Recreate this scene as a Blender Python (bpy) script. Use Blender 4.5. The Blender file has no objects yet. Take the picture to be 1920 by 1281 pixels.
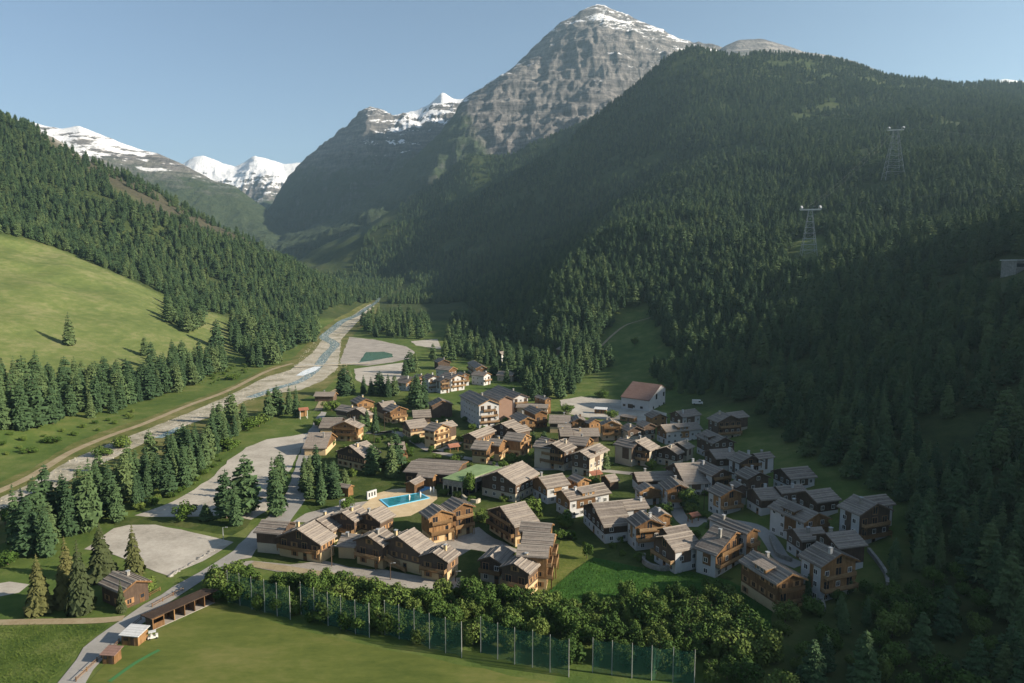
import bpy, bmesh, math, random
import numpy as np
from mathutils import Vector, Matrix, geometry

random.seed(7); RNG = np.random.default_rng(11)
SC = bpy.context.scene
COL = SC.collection
R = math.radians

# ------------------------------------------------------------------ camera, light, exposure
F, CX, CY, HOR, CZ = 1280.0, 960.0, 640.5, 501.0, 75.0
PITCH = math.atan((CY - HOR) / F)
cam_d = bpy.data.cameras.new('camera'); cam = bpy.data.objects.new('camera', cam_d); COL.objects.link(cam)
cam.location = (0, 0, CZ); cam.rotation_euler = (math.pi / 2 - PITCH, 0, 0)
cam_d.sensor_width = 36.0; cam_d.lens = 36.0 * F / 1920.0; cam_d.clip_start = 1.0; cam_d.clip_end = 30000.0
SC.camera = cam

SUN_EL, SUN_AZ = R(24.0), R(103.0)          # azimuth clockwise from +Y: the sun stands on the right, a little behind the camera
SUNV = Vector((math.cos(SUN_EL) * math.sin(SUN_AZ), math.cos(SUN_EL) * math.cos(SUN_AZ), math.sin(SUN_EL)))
world = bpy.data.worlds.new('World'); SC.world = world; world.use_nodes = True
wn = world.node_tree.nodes; wl = world.node_tree.links
sky = wn.new('ShaderNodeTexSky'); sky.sky_type = 'NISHITA'; sky.sun_disc = False
sky.sun_elevation = SUN_EL; sky.sun_rotation = SUN_AZ; sky.altitude = 1800; sky.air_density = 1.0; sky.dust_density = 2.3; sky.ozone_density = 0.4
wl.new(sky.outputs[0], wn['Background'].inputs[0]); wn['Background'].inputs[1].default_value = 0.062
sun_d = bpy.data.lights.new('sun', 'SUN'); sun_d.energy = 5.0; sun_d.angle = R(0.5); sun_d.color = (1.0, 0.89, 0.72)
sun = bpy.data.objects.new('sun', sun_d); COL.objects.link(sun)
sun.rotation_euler = (-SUNV).to_track_quat('-Z', 'Y').to_euler(); sun.location = (600, -100, 500)
SC.view_settings.view_transform = 'Standard'; SC.view_settings.look = 'None'; SC.view_settings.exposure = 1.28; SC.view_settings.gamma = 1.0
SC.render.engine = 'CYCLES'
SC.cycles.max_bounces = 5; SC.cycles.diffuse_bounces = 2; SC.cycles.glossy_bounces = 2; SC.cycles.transparent_max_bounces = 12
SC.cycles.transmission_bounces = 2; SC.cycles.volume_bounces = 0; SC.cycles.caustics_reflective = False; SC.cycles.caustics_refractive = False
SC.cycles.use_denoising = True

# ------------------------------------------------------------------ small helpers
def ray(px, py):
    x = (px - CX) / F; v = -(py - CY) / F
    dy = math.cos(PITCH) + v * math.sin(PITCH); dz = -math.sin(PITCH) + v * math.cos(PITCH)
    return x / dy, dz / dy                       # X per Y, Z per Y
def link(o, parent=None):
    COL.objects.link(o)
    if parent is not None: o.parent = parent
    return o
def tag(o, label=None, cat=None, group=None, kind=None):
    if label: o['label'] = label
    if cat: o['category'] = cat
    if group: o['group'] = group
    if kind: o['kind'] = kind
    return o
def empty(name, loc, rz=0.0):
    o = bpy.data.objects.new(name, None); o.location = loc; o.rotation_euler = (0, 0, rz); o.empty_display_size = 0.5
    return link(o)
class MB:
    """collects faces, builds one mesh"""
    def __init__(s): s.v = []; s.f = []; s.m = []
    def poly(s, pts, mi=0):
        n = len(s.v); s.v += [tuple(p) for p in pts]; s.f.append(tuple(range(n, n + len(pts)))); s.m.append(mi)
    def box(s, x0, x1, y0, y1, z0, z1, mi=0):
        s.hexa([(x0,y0,z0),(x1,y0,z0),(x1,y1,z0),(x0,y1,z0),(x0,y0,z1),(x1,y0,z1),(x1,y1,z1),(x0,y1,z1)], mi)
    def hexa(s, p, mi=0):
        n = len(s.v); s.v += [tuple(q) for q in p]
        for f in ((0,3,2,1),(4,5,6,7),(0,1,5,4),(1,2,6,5),(2,3,7,6),(3,0,4,7)):
            s.f.append(tuple(n + i for i in f)); s.m.append(mi)
    def prism(s, prof, x0, x1, mi=0):
        """profile in (y,z) counter-clockwise seen from +x, extruded along x"""
        n = len(s.v); k = len(prof)
        s.v += [(x0, y, z) for y, z in prof] + [(x1, y, z) for y, z in prof]
        s.f.append(tuple(n + i for i in range(k))[::-1]); s.f.append(tuple(n + k + i for i in range(k))); s.m += [mi, mi]
        for i in range(k):
            j = (i + 1) % k; s.f.append((n + i, n + j, n + k + j, n + k + i)); s.m.append(mi)
    def tube(s, a, b, r0, r1, k=6, mi=0):
        a = Vector(a); b = Vector(b); d = (b - a).normalized()
        u = d.orthogonal().normalized(); w = d.cross(u); n = len(s.v)
        for q, r in ((a, r0), (b, r1)):
            for i in range(k):
                t = 2 * math.pi * i / k; s.v.append(tuple(q + (u * math.cos(t) + w * math.sin(t)) * r))
        for i in range(k):
            j = (i + 1) % k; s.f.append((n + i, n + j, n + k + j, n + k + i)); s.m.append(mi)
        s.f.append(tuple(n + i for i in range(k))[::-1]); s.f.append(tuple(n + k + i for i in range(k))); s.m += [mi, mi]
    def mesh(s, name, mats):
        me = bpy.data.meshes.new(name); me.from_pydata(s.v, [], s.f)
        for m in (mats if isinstance(mats, (list, tuple)) else [mats]): me.materials.append(m)
        if any(s.m): me.polygons.foreach_set('material_index', s.m)
        me.update(); return me
    def build(s, name, mats, parent=None):
        return link(bpy.data.objects.new(name, s.mesh(name, mats)), parent)

# ------------------------------------------------------------------ materials
def mat(name, base, rough=0.9, spec=0.2):
    m = bpy.data.materials.new(name); m.use_nodes = True; b = m.node_tree.nodes['Principled BSDF']
    b.inputs['Base Color'].default_value = (*base, 1); b.inputs['Roughness'].default_value = rough; b.inputs['Specular IOR Level'].default_value = spec
    return m
class NT:
    def __init__(s, name, rough=0.9, spec=0.2):
        s.m = mat(name, (0.5, 0.5, 0.5), rough, spec); s.t = s.m.node_tree; s.b = s.t.nodes['Principled BSDF']
    def n(s, t, **kw):
        q = s.t.nodes.new(t)
        for k, v in kw.items(): setattr(q, k, v)
        return q
    def l(s, a, b): s.t.links.new(a, b)
    def coord(s, kind='Object'):
        return s.n('ShaderNodeTexCoord').outputs[kind]
    def pos(s): return s.n('ShaderNodeNewGeometry').outputs['Position']
    def scaled(s, vec, sc):
        q = s.n('ShaderNodeMapping'); q.inputs['Scale'].default_value = sc; s.l(vec, q.inputs['Vector']); return q.outputs[0]
    def noise(s, vec, scale, detail=4, rough=0.6):
        q = s.n('ShaderNodeTexNoise'); q.inputs['Scale'].default_value = scale; q.inputs['Detail'].default_value = detail; q.inputs['Roughness'].default_value = rough
        s.l(vec, q.inputs['Vector']); return q.outputs['Fac']
    def ramp(s, fac, stops):
        q = s.n('ShaderNodeValToRGB'); e = q.color_ramp.elements
        while len(e) < len(stops): e.new(0.5)
        for i, (p, c) in enumerate(stops):
            e[i].position = p; e[i].color = (*c, 1) if len(c) == 3 else c
        s.l(fac, q.inputs[0]); return q.outputs[0]
    def mix(s, fac, a, b, mode='MIX'):
        q = s.n('ShaderNodeMix', data_type='RGBA', blend_type=mode)
        if isinstance(fac, (int, float)): q.inputs[0].default_value = fac
        else: s.l(fac, q.inputs[0])
        for k, c in ((6, a), (7, b)):
            if isinstance(c, tuple): q.inputs[k].default_value = (*c, 1)
            else: s.l(c, q.inputs[k])
        return q.outputs[2]
    def math(s, op, a, b=None):
        q = s.n('ShaderNodeMath', operation=op)
        for k, c in ((0, a), (1, b)):
            if c is None: continue
            if isinstance(c, (int, float)): q.inputs[k].default_value = c
            else: s.l(c, q.inputs[k])
        return q.outputs[0]
    def sep(s, vec):
        q = s.n('ShaderNodeSeparateXYZ'); s.l(vec, q.inputs[0]); return q.outputs
    def rnd(s): return s.n('ShaderNodeObjectInfo').outputs['Random']
    def attr(s, name):
        return s.n('ShaderNodeAttribute', attribute_name=name).outputs['Fac']
    def color(s, c): s.l(c, s.b.inputs['Base Color']); return s
    def bump(s, h, strength=0.5, dist=0.3):
        q = s.n('ShaderNodeBump'); q.inputs['Strength'].default_value = strength; q.inputs['Distance'].default_value = dist
        s.l(h, q.inputs['Height']); s.l(q.outputs[0], s.b.inputs['Normal'])

def ground_mat(name, c0, c1, c2, s1=0.05, s2=0.6, bump=0.25, bd=0.3, stretch=(1, 1, 1)):
    t = NT(name, 0.95, 0.1); p = t.scaled(t.pos(), stretch)
    a = t.noise(p, s1, 5, 0.65); b = t.noise(p, s2, 5, 0.7)
    c = t.ramp(t.math('ADD', t.math('MULTIPLY', a, 0.65), t.math('MULTIPLY', b, 0.35)), [(0.36, c0), (0.5, c1), (0.64, c2)])
    t.color(c); t.bump(b, bump, bd); return t.m

M = {}
M['field'] = ground_mat('field_grass', (0.062, 0.085, 0.019), (0.096, 0.116, 0.027), (0.15, 0.148, 0.048), 0.06, 0.6, 0.3, 0.08, (0.45, 1.1, 1))
M['rough_grass'] = ground_mat('rough_grass', (0.030, 0.058, 0.012), (0.070, 0.105, 0.022), (0.14, 0.165, 0.05), 0.12, 1.1, 0.9, 0.5)
M['tall_grass'] = ground_mat('tall_grass', (0.022, 0.066, 0.012), (0.036, 0.095, 0.016), (0.06, 0.125, 0.024), 0.08, 0.7, 1.0, 0.6)
M['lawn'] = ground_mat('lawn_grass_shaded', (0.026, 0.044, 0.011), (0.048, 0.070, 0.016), (0.09, 0.098, 0.034), 0.09, 0.7, 0.6, 0.3)  # darkened to hold the shadow tone between the chalets
M['gravel'] = ground_mat('gravel', (0.27, 0.243, 0.205), (0.365, 0.332, 0.284), (0.45, 0.41, 0.355), 0.10, 0.9, 0.3, 0.05)
M['paving'] = ground_mat('paving', (0.22, 0.198, 0.175), (0.30, 0.27, 0.238), (0.38, 0.345, 0.305), 0.1, 1.5, 0.2, 0.05)
M['asphalt'] = ground_mat('asphalt', (0.23, 0.218, 0.20), (0.275, 0.26, 0.24), (0.33, 0.31, 0.285), 0.08, 2.0, 0.2, 0.03)
M['bed'] = ground_mat('river_gravel', (0.17, 0.16, 0.105), (0.35, 0.315, 0.25), (0.48, 0.44, 0.37), 0.07, 0.45, 1.0, 0.6)
M['bank'] = ground_mat('bank_grass', (0.06, 0.085, 0.02), (0.11, 0.115, 0.035), (0.20, 0.175, 0.08), 0.06, 0.4, 0.6, 0.4)
M['dirt'] = ground_mat('dirt', (0.22, 0.17, 0.10), (0.27, 0.22, 0.14), (0.32, 0.27, 0.18), 0.2, 1.5, 0.4, 0.1)
M['deck'] = ground_mat('pool_deck', (0.42, 0.32, 0.19), (0.48, 0.37, 0.23), (0.54, 0.43, 0.28), 0.3, 2.0, 0.1, 0.02)

# base colour of the big terrain: vertex attributes say what grows where
t = NT('terrain_grass', 0.95, 0.1); p = t.pos()
a = t.noise(p, 0.02, 6, 0.65); b = t.noise(t.scaled(p, (1, 1, 3)), 0.12, 6, 0.7)
k = t.math('ADD', t.math('MULTIPLY', a, 0.5), t.math('MULTIPLY', b, 0.5))
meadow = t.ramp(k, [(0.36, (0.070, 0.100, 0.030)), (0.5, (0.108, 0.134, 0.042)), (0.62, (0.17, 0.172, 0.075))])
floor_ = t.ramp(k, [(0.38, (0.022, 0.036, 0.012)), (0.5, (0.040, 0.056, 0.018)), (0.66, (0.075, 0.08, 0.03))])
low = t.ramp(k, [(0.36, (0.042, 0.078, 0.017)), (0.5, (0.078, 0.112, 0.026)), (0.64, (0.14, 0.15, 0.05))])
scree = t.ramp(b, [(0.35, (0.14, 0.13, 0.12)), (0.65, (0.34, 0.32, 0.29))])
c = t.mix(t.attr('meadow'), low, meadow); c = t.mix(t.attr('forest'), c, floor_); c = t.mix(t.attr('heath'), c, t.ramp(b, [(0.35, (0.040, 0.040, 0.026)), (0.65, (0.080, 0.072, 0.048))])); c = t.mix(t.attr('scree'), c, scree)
t.color(c); t.bump(b, 0.6, 0.8); M['terrain'] = t.m

def rock_mat(name, snow0, snow1, green0=-1e5, green1=-1e5, tint=1.0, patch=0.0, gx=0.0):
    """grey alpine rock with level strata, snow lying on ledges above snow0..snow1, scrub below green0..green1"""
    t = NT(name, 0.95, 0.15); p = t.pos(); xyz = t.sep(p)
    st = t.noise(t.scaled(p, (0.22, 0.22, 2.6)), 0.022, 8, 0.75); b = t.noise(p, 0.012, 8, 0.7); d = t.noise(t.scaled(p, (2.2, 1, 0.7)), 0.035, 8, 0.78)
    k = t.math('ADD', t.math('MULTIPLY', st, 0.55), t.math('MULTIPLY', d, 0.45))
    c = t.ramp(k, [(0.40, tuple(x * tint for x in (0.045, 0.043, 0.047))), (0.5, tuple(x * tint for x in (0.150, 0.140, 0.137))), (0.60, tuple(x * tint for x in (0.30, 0.275, 0.255)))])
    def rmp(v, lo, hi):
        q = t.n('ShaderNodeMapRange'); q.inputs[1].default_value = lo; q.inputs[2].default_value = hi; t.l(v, q.inputs[0]); return q.outputs[0]
    nz = t.sep(t.n('ShaderNodeNewGeometry').outputs['True Normal'])[2]
    if green1 > -1e4:
        h = t.math('ADD', xyz[2], t.math('MULTIPLY', t.math('SUBTRACT', b, 0.5), 500.0))
        if gx: h = t.math('ADD', h, t.math('MULTIPLY', t.math('MINIMUM', t.math('ADD', xyz[0], 40.0), 0.0), gx))
        gr = t.ramp(d, [(0.35, (0.020, 0.036, 0.018)), (0.62, (0.052, 0.068, 0.032))])
        c = t.mix(t.math('MULTIPLY', rmp(h, green1, green0), rmp(nz, 0.05, 0.32)), c, gr)
    n2 = t.noise(t.scaled(p, (0.8, 0.8, 3.2)), 0.0075, 10, 0.72); n3 = t.noise(p, 0.0022, 3, 0.5)
    h = rmp(xyz[2], snow0, snow1)
    s = t.math('ADD', t.math('MULTIPLY', h, 0.34), t.math('ADD', t.math('MULTIPLY', rmp(nz, 0.30, 0.78), 0.34), t.math('ADD', t.math('MULTIPLY', n2, 1.5), t.math('MULTIPLY', n3, 0.9))))
    c = t.mix(t.math('MULTIPLY', rmp(s, 1.80 - patch, 1.84 - patch), rmp(xyz[2], snow0 - 90, snow0 + 10)), c, (0.78, 0.78, 0.80))
    t.color(c); t.bump(k, 1.0, 22.0); return t.m
M['rock'] = rock_mat('mountain_rock', 520, 1500, 330, 470, 0.85, -0.03, 2.0)
M['rock_shaded'] = rock_mat('mountain_rock_shaded', 600, 1000, 520, 720, 0.75, -0.02)  # darker tint and more scrub carry the shade of the shoulder
M['rock_snow'] = rock_mat('mountain_rock_snow', 540, 760, 430, 600, 0.9, 0.16)
M['snow'] = rock_mat('mountain_snow', 650, 900, 560, 650, 0.8, 0.30)
M['brown'] = rock_mat('mountain_brown', 2500, 3500, 880, 1000, 1.25)

# ------------------------------------------------------------------ numpy noise
def _hash(ix, iy, seed):
    n = (ix.astype(np.int64) * 374761393 + iy.astype(np.int64) * 668265263 + seed * 1442695041) & 0xFFFFFFFF
    n = ((n ^ (n >> 13)) * 1274126177) & 0xFFFFFFFF
    return ((n ^ (n >> 16)) & 0xFFFF) / 65535.0
def vnoise(x, y, seed=0):
    ix = np.floor(x); iy = np.floor(y); fx = x - ix; fy = y - iy
    fx = fx * fx * (3 - 2 * fx); fy = fy * fy * (3 - 2 * fy)
    a = _hash(ix, iy, seed); b = _hash(ix + 1, iy, seed); c = _hash(ix, iy + 1, seed); d = _hash(ix + 1, iy + 1, seed)
    return (a + (b - a) * fx) * (1 - fy) + (c + (d - c) * fx) * fy
def fbm(x, y, oct=5, seed=0, ridged=False):
    s = 0; a = 0.5; tot = 0
    for i in range(oct):
        v = vnoise(x, y, seed + i * 17)
        if ridged: v = 1 - abs(2 * v - 1)
        s = s + v * a; tot += a; a *= 0.5; x = x * 2.03 + 5.1; y = y * 2.03 + 1.7
    return s / tot

# ------------------------------------------------------------------ the terrain: cross-sections of the valley at growing distance
def zfl(Y): return float(np.interp(Y, [0, 700, 850, 1000, 1200, 1400, 1650, 1900, 2500, 3000], [0, 0, 3, 8, 15, 24, 37, 48, 60, 60]))
def sect_px(Y, pts):
    """cross-section given as image points; z None = valley floor"""
    us, zs = [], []
    for px, py in pts:
        if py is None: u = (px - CX) / F / math.cos(PITCH); z = zfl(Y)
        else:
            u, s = ray(px, py); z = CZ + s * Y
        us.append(u); zs.append(max(z, zfl(Y)))
    return us, zs
def sect_x(Y, pts): return [x / Y for x, z in pts], [z for x, z in pts]
NEAR_R = {0: [(40,0),(80,5),(115,14),(150,32),(200,60),(400,162),(600,258),(900,382)],
          120: [(40,0),(80,4),(110,9),(150,26),(200,55),(400,159),(600,252),(900,374)],
          200: [(50,0),(85,5),(120,13),(160,30),(225,62),(400,154),(600,246),(900,366)],
          300: [(60,0),(100,4),(130,12),(180,36),(225,58),(400,153),(600,247),(900,370)]}
SECT = {}
for Y, pr in NEAR_R.items():
    yy = max(Y, 60); left = [(-900, 260), (-600, 150), (-350, 60), (-260, 18), (-200, 0)] if Y >= 300 else [(-900, 200), (-600, 90), (-420, 20), (-330, 0)]
    SECT[Y] = sect_x(yy, left + pr)
def both(Y, L, Rr): SECT[Y] = sect_px(Y, L + Rr)
both(400, [(-1500, 250), (-600, 540), (-200, 640), (0, 690), (100, 716), (230, None)], [(1150, None), (1250, 727), (1350, 697), (1500, 648), (1700, 575), (1920, 492), (2300, 235), (3000, -95)])
both(500, [(-1200, 220), (-600, 420), (-200, 530), (0, 590), (100, 622), (200, 652), (300, 677), (400, None)], [(1040, None), (1150, 681), (1200, 667), (1300, 635), (1400, 600), (1600, 530), (1920, 440), (2300, 272), (3000, 10)])
both(600, [(-1000, 160), (-600, 300), (-200, 430), (0, 495), (150, 550), (250, 586), (350, 622), (430, 650), (480, None)], [(980, None), (1020, 648), (1060, 622), (1190, 602), (1300, 560), (1450, 505), (1600, 468), (1920, 390), (2300, 310), (3000, 180)])
both(720, [(-1000, 120), (-600, 250), (-200, 372), (0, 440), (100, 463), (190, 497), (300, 547), (420, 594), (500, 622), (560, None)], [(930, None), (960, 628), (1050, 545), (1190, 520), (1300, 485), (1450, 440), (1600, 402), (1920, 350), (2300, 290), (3000, 180)])
both(850, [(-1000, 80), (-600, 210), (-200, 330), (0, 402), (100, 432), (200, 467), (300, 507), (400, 547), (500, 582), (590, None)], [(900, None), (940, 598), (1080, 490), (1200, 455), (1350, 418), (1500, 382), (1700, 340), (1920, 308), (2300, 260), (3000, 180)])
both(1000, [(-1000, 20), (-600, 120), (-200, 230), (0, 302), (100, 337), (200, 377), (300, 422), (400, 472), (500, 522), (600, 566), (650, None)], [(870, None), (910, 572), (1160, 425), (1250, 402), (1350, 375), (1500, 345), (1700, 305), (1920, 278), (2300, 240), (3000, 180)])
both(1200, [(-1000, -60), (-600, 20), (-200, 150), (0, 224), (55, 242), (121, 264), (183, 304), (275, 349), (330, 397), (433, 437), (484, 452), (550, 479), (624, 521), (671, 564), (690, None)], [(850, None), (890, 550), (1270, 338), (1350, 318), (1500, 282), (1700, 248), (1920, 228), (2300, 210), (3000, 180)])
both(1420, [(-1000, 120), (-600, 200), (-200, 330), (0, 420), (300, 500), (500, None)], [(820, None), (860, 535), (1340, 262), (1450, 240), (1600, 222), (1750, 208), (1920, 202), (2300, 200), (3000, 180)])
both(1650, [(-1000, 200), (-600, 300), (-200, 430), (200, None)], [(720, None), (760, 515), (1290, 205), (1340, 188), (1450, 168), (1600, 168), (1750, 172), (1920, 182), (2300, 200), (3000, 180)])
RID = [(490, 514), (592, 480), (691, 443), (808, 405), (930, 348), (996, 311), (1060, 262), (1127, 208), (1183, 156), (1249, 106), (1290, 97), (1350, 99), (1420, 103), (1500, 106), (1560, 116), (1640, 133), (1700, 146), (1760, 153), (1830, 159), (1920, 168), (2300, 210), (3000, 200)]
both(1900, [(-1000, 200), (-600, 300), (-200, 430), (200, None), (440, None)], RID)
both(2150, [(-1000, 200), (-600, 300), (-200, 430), (200, None), (440, None)], [(x, y + (40 if x < 800 else 75)) for x, y in RID])
both(2500, [(-1000, 200), (-600, 300), (-200, 430), (200, None), (500, None)], [(560, 488), (640, 446), (740, 390), (800, 350), (880, 290), (940, 284), (1060, 243), (1160, 192), (1260, 170), (1500, 190), (1920, 240), (3000, 240)])
both(3000, [(-1000, 250), (-600, 350), (-200, 450), (200, None), (700, None)], [(1000, None), (1920, None), (3000, None)])
SY = sorted(SECT)
def zs_at(Y, u): return np.interp(u, SECT[Y][0], SECT[Y][1])

def axis(stops):
    out = []
    for a, b, st in stops: out += list(np.arange(a, b, st))
    return np.array(out + [stops[-1][1]], dtype=float)
XS = axis([(-2600, -900, 85), (-900, -520, 20), (-520, 520, 6.5), (520, 1300, 17), (1300, 2600, 60)])
YS = axis([(-500, -120, 38), (-120, 60, 15), (60, 760, 6.5), (760, 1300, 11), (1300, 2600, 17), (2600, 3000, 40)])
GX, GY = np.meshgrid(XS, YS)
Z = np.zeros_like(GX)
for j, y in enumerate(YS):
    yc = min(max(y, 0), 3000); k = max(i for i, q in enumerate(SY) if q <= yc); k = min(k, len(SY) - 2); y0, y1 = SY[k], SY[k + 1]; t_ = (yc - y0) / (y1 - y0); t_ = t_ if y0 >= 300 else t_ * t_ * (3 - 2 * t_)
    if y1 <= 300: za = zs_at(y0, XS / max(y0, 60)); zb = zs_at(y1, XS / y1)
    else: za = zs_at(y0, XS / yc); zb = zs_at(y1, XS / yc)
    Z[j] = za * (1 - t_) + zb * t_
FL = np.array([zfl(y) for y in YS])[:, None]
def blur(A, n):
    for _ in range(n):
        B = A.copy(); B[1:-1] = (A[:-2] + 2 * A[1:-1] + A[2:]) / 4; A = B.copy(); A[:, 1:-1] = (B[:, :-2] + 2 * B[:, 1:-1] + B[:, 2:]) / 4
    return A
Z = np.maximum(blur(Z, 3), FL)
EXC = np.clip((Z - FL - 3) / 45, 0, 1)                       # 0 on the valley floor, 1 well up the slopes
Z += EXC * ((fbm(GX / 170, GY / 170, 5, 3) - 0.5) * 46 + (fbm(GX / 60, GY / 60, 3, 9) - 0.5) * 9) * np.clip(GY / 700, 0.25, 1.15)
def ground(x, y):
    i = int(np.clip(np.searchsorted(XS, x) - 1, 0, len(XS) - 2)); j = int(np.clip(np.searchsorted(YS, y) - 1, 0, len(YS) - 2))
    fx = min(max((x - XS[i]) / (XS[i + 1] - XS[i]), 0), 1); fy = min(max((y - YS[j]) / (YS[j + 1] - YS[j]), 0), 1)
    return float((Z[j, i] * (1 - fx) + Z[j, i + 1] * fx) * (1 - fy) + (Z[j + 1, i] * (1 - fx) + Z[j + 1, i + 1] * fx) * fy)
def groundv(x, y):
    i = np.clip(np.searchsorted(XS, x) - 1, 0, len(XS) - 2); j = np.clip(np.searchsorted(YS, y) - 1, 0, len(YS) - 2)
    fx = np.clip((x - XS[i]) / (XS[i + 1] - XS[i]), 0, 1); fy = np.clip((y - YS[j]) / (YS[j + 1] - YS[j]), 0, 1)
    return (Z[j, i] * (1 - fx) + Z[j, i + 1] * fx) * (1 - fy) + (Z[j + 1, i] * (1 - fx) + Z[j + 1, i + 1] * fx) * fy
RAYY = np.concatenate([np.arange(60, 700, 2.0), np.arange(700, 3000, 6.0)])
def hit(px, py, h=0.0):
    """where the sight line through a pixel meets the terrain raised by h"""
    u, s = ray(px, py); zz = CZ + s * RAYY; g = groundv(u * RAYY, RAYY) + h
    b = np.nonzero(zz <= g)[0]
    if len(b) == 0: return None
    k = int(b[0]); lo, hi = (RAYY[k - 1] if k else 40.0), RAYY[k]
    for _ in range(18):
        m = (lo + hi) / 2
        if CZ + s * m <= ground(u * m, m) + h: hi = m
        else: lo = m
    return Vector((u * hi, hi, CZ + s * hi))
def plane_hit(px, py, z):
    u, s = ray(px, py); Y = (z - CZ) / s; return Vector((u * Y, Y, z))
def to_px(x, y, z):
    """numpy: world to photo pixel"""
    c, s = math.cos(PITCH), math.sin(PITCH); dz = z - CZ; d = y * c - dz * s; v = y * s + dz * c
    return CX + F * x / d, CY - F * v / d, d
def inpoly(px, py, poly):
    px = np.asarray(px, float); py = np.asarray(py, float); r = np.zeros(px.shape, bool); n = len(poly)
    for i in range(n):
        (x0, y0), (x1, y1) = poly[i], poly[(i + 1) % n]
        if y0 == y1: continue
        r ^= ((y0 > py) != (y1 > py)) & (px < (x1 - x0) * (py - y0) / (y1 - y0) + x0)
    return r

# meadow, woodland floor and scree zones, as regions of the ground
def wpoly(pts): return [tuple(hit(*p)[:2]) if hit(*p) else (0, 0) for p in pts]
MEADOW_PX = [(-60, 425), (0, 440), (100, 463), (190, 500), (300, 552), (430, 598), (445, 660), (420, 690), (300, 690), (200, 720), (-60, 720)]
CLEAR_PX = [(1118, 640), (1150, 612), (1165, 580), (1215, 572), (1225, 600), (1245, 640), (1290, 690), (1330, 712), (1320, 745), (1160, 745), (1140, 700)]
PX, PY, PD = to_px(GX, GY, Z)
near_ok = GY > 40
mead = inpoly(PX, PY, MEADOW_PX) & near_ok & (GY < 790)
glade = (inpoly(PX, PY, [(205, 345), (240, 352), (330, 395), (345, 415), (270, 392), (215, 365)]) | inpoly(PX, PY, [(1490, 450), (1545, 440), (1560, 470), (1500, 500)])) & near_ok & (GY < 1250)
clear = inpoly(PX, PY, CLEAR_PX) & near_ok & (GY < 700)
scree = (inpoly(PX, PY, [(50, 225), (70, 220), (120, 250), (165, 285), (160, 300), (110, 275)])) & near_ok & (GY < 1300) & (GY > 900)
heath = inpoly(PX, PY, [(40,212),(130,250),(330,385),(480,440),(560,480),(500,476),(330,430),(200,345),(90,275)]) & near_ok & (GY > 950) & (GY < 1300)
forest = (Z - FL > 4) & ~mead & ~glade & ~clear & ~scree
forest |= (GY > 900) & (np.abs(GX) < 3000) & ~mead & ~glade & ~scree
forest &= ~((GY < 330) & (GX < 110) & (GX > -260))
forest |= inpoly(PX, PY, [(1420, 1300), (1440, 1190), (1520, 1135), (1640, 1110), (1700, 1020), (1760, 960), (2100, 1000), (2100, 1400), (1420, 1400)]) & near_ok  # woodland floor under the scrub, laid also to darken the shaded corner
nv = GX.size; nx = len(XS); ny = len(YS)
co = np.stack([GX, GY, Z], -1).reshape(-1, 3)
idx = np.arange(nv).reshape(ny, nx)
quads = np.stack([idx[:-1, :-1], idx[:-1, 1:], idx[1:, 1:], idx[1:, :-1]], -1).reshape(-1, 4)
def np_mesh(name, co, quads, m, attrs=None, smooth=True):
    me = bpy.data.meshes.new(name); me.vertices.add(len(co)); me.vertices.foreach_set('co', co.astype(np.float32).ravel())
    k = quads.shape[1]
    me.loops.add(quads.size); me.loops.foreach_set('vertex_index', quads.astype(np.int32).ravel())
    me.polygons.add(len(quads)); me.polygons.foreach_set('loop_start', np.arange(0, quads.size, k, dtype=np.int32)); me.polygons.foreach_set('loop_total', np.full(len(quads), k, np.int32))
    me.polygons.foreach_set('use_smooth', np.full(len(quads), smooth))
    for an, av in (attrs or {}).items():
        a_ = me.attributes.new(an, 'FLOAT', 'POINT'); a_.data.foreach_set('value', av.astype(np.float32).ravel())
    me.materials.append(m); me.update(calc_edges=True); me.validate(); return me
gate = lambda A: np.clip(blur(A.astype(float), 1), 0, 1)
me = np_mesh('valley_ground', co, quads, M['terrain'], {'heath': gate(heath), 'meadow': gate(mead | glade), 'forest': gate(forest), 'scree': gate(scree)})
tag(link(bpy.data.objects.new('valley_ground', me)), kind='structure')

# a last plain below everything out to the horizon
pl = MB(); pl.poly([(-8900, -1450, -60), (8900, -1450, -60), (8900, 9400, -60), (-8900, 9400, -60)])
tag(pl.build('ground_plain', M['terrain']), kind='structure')

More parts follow.
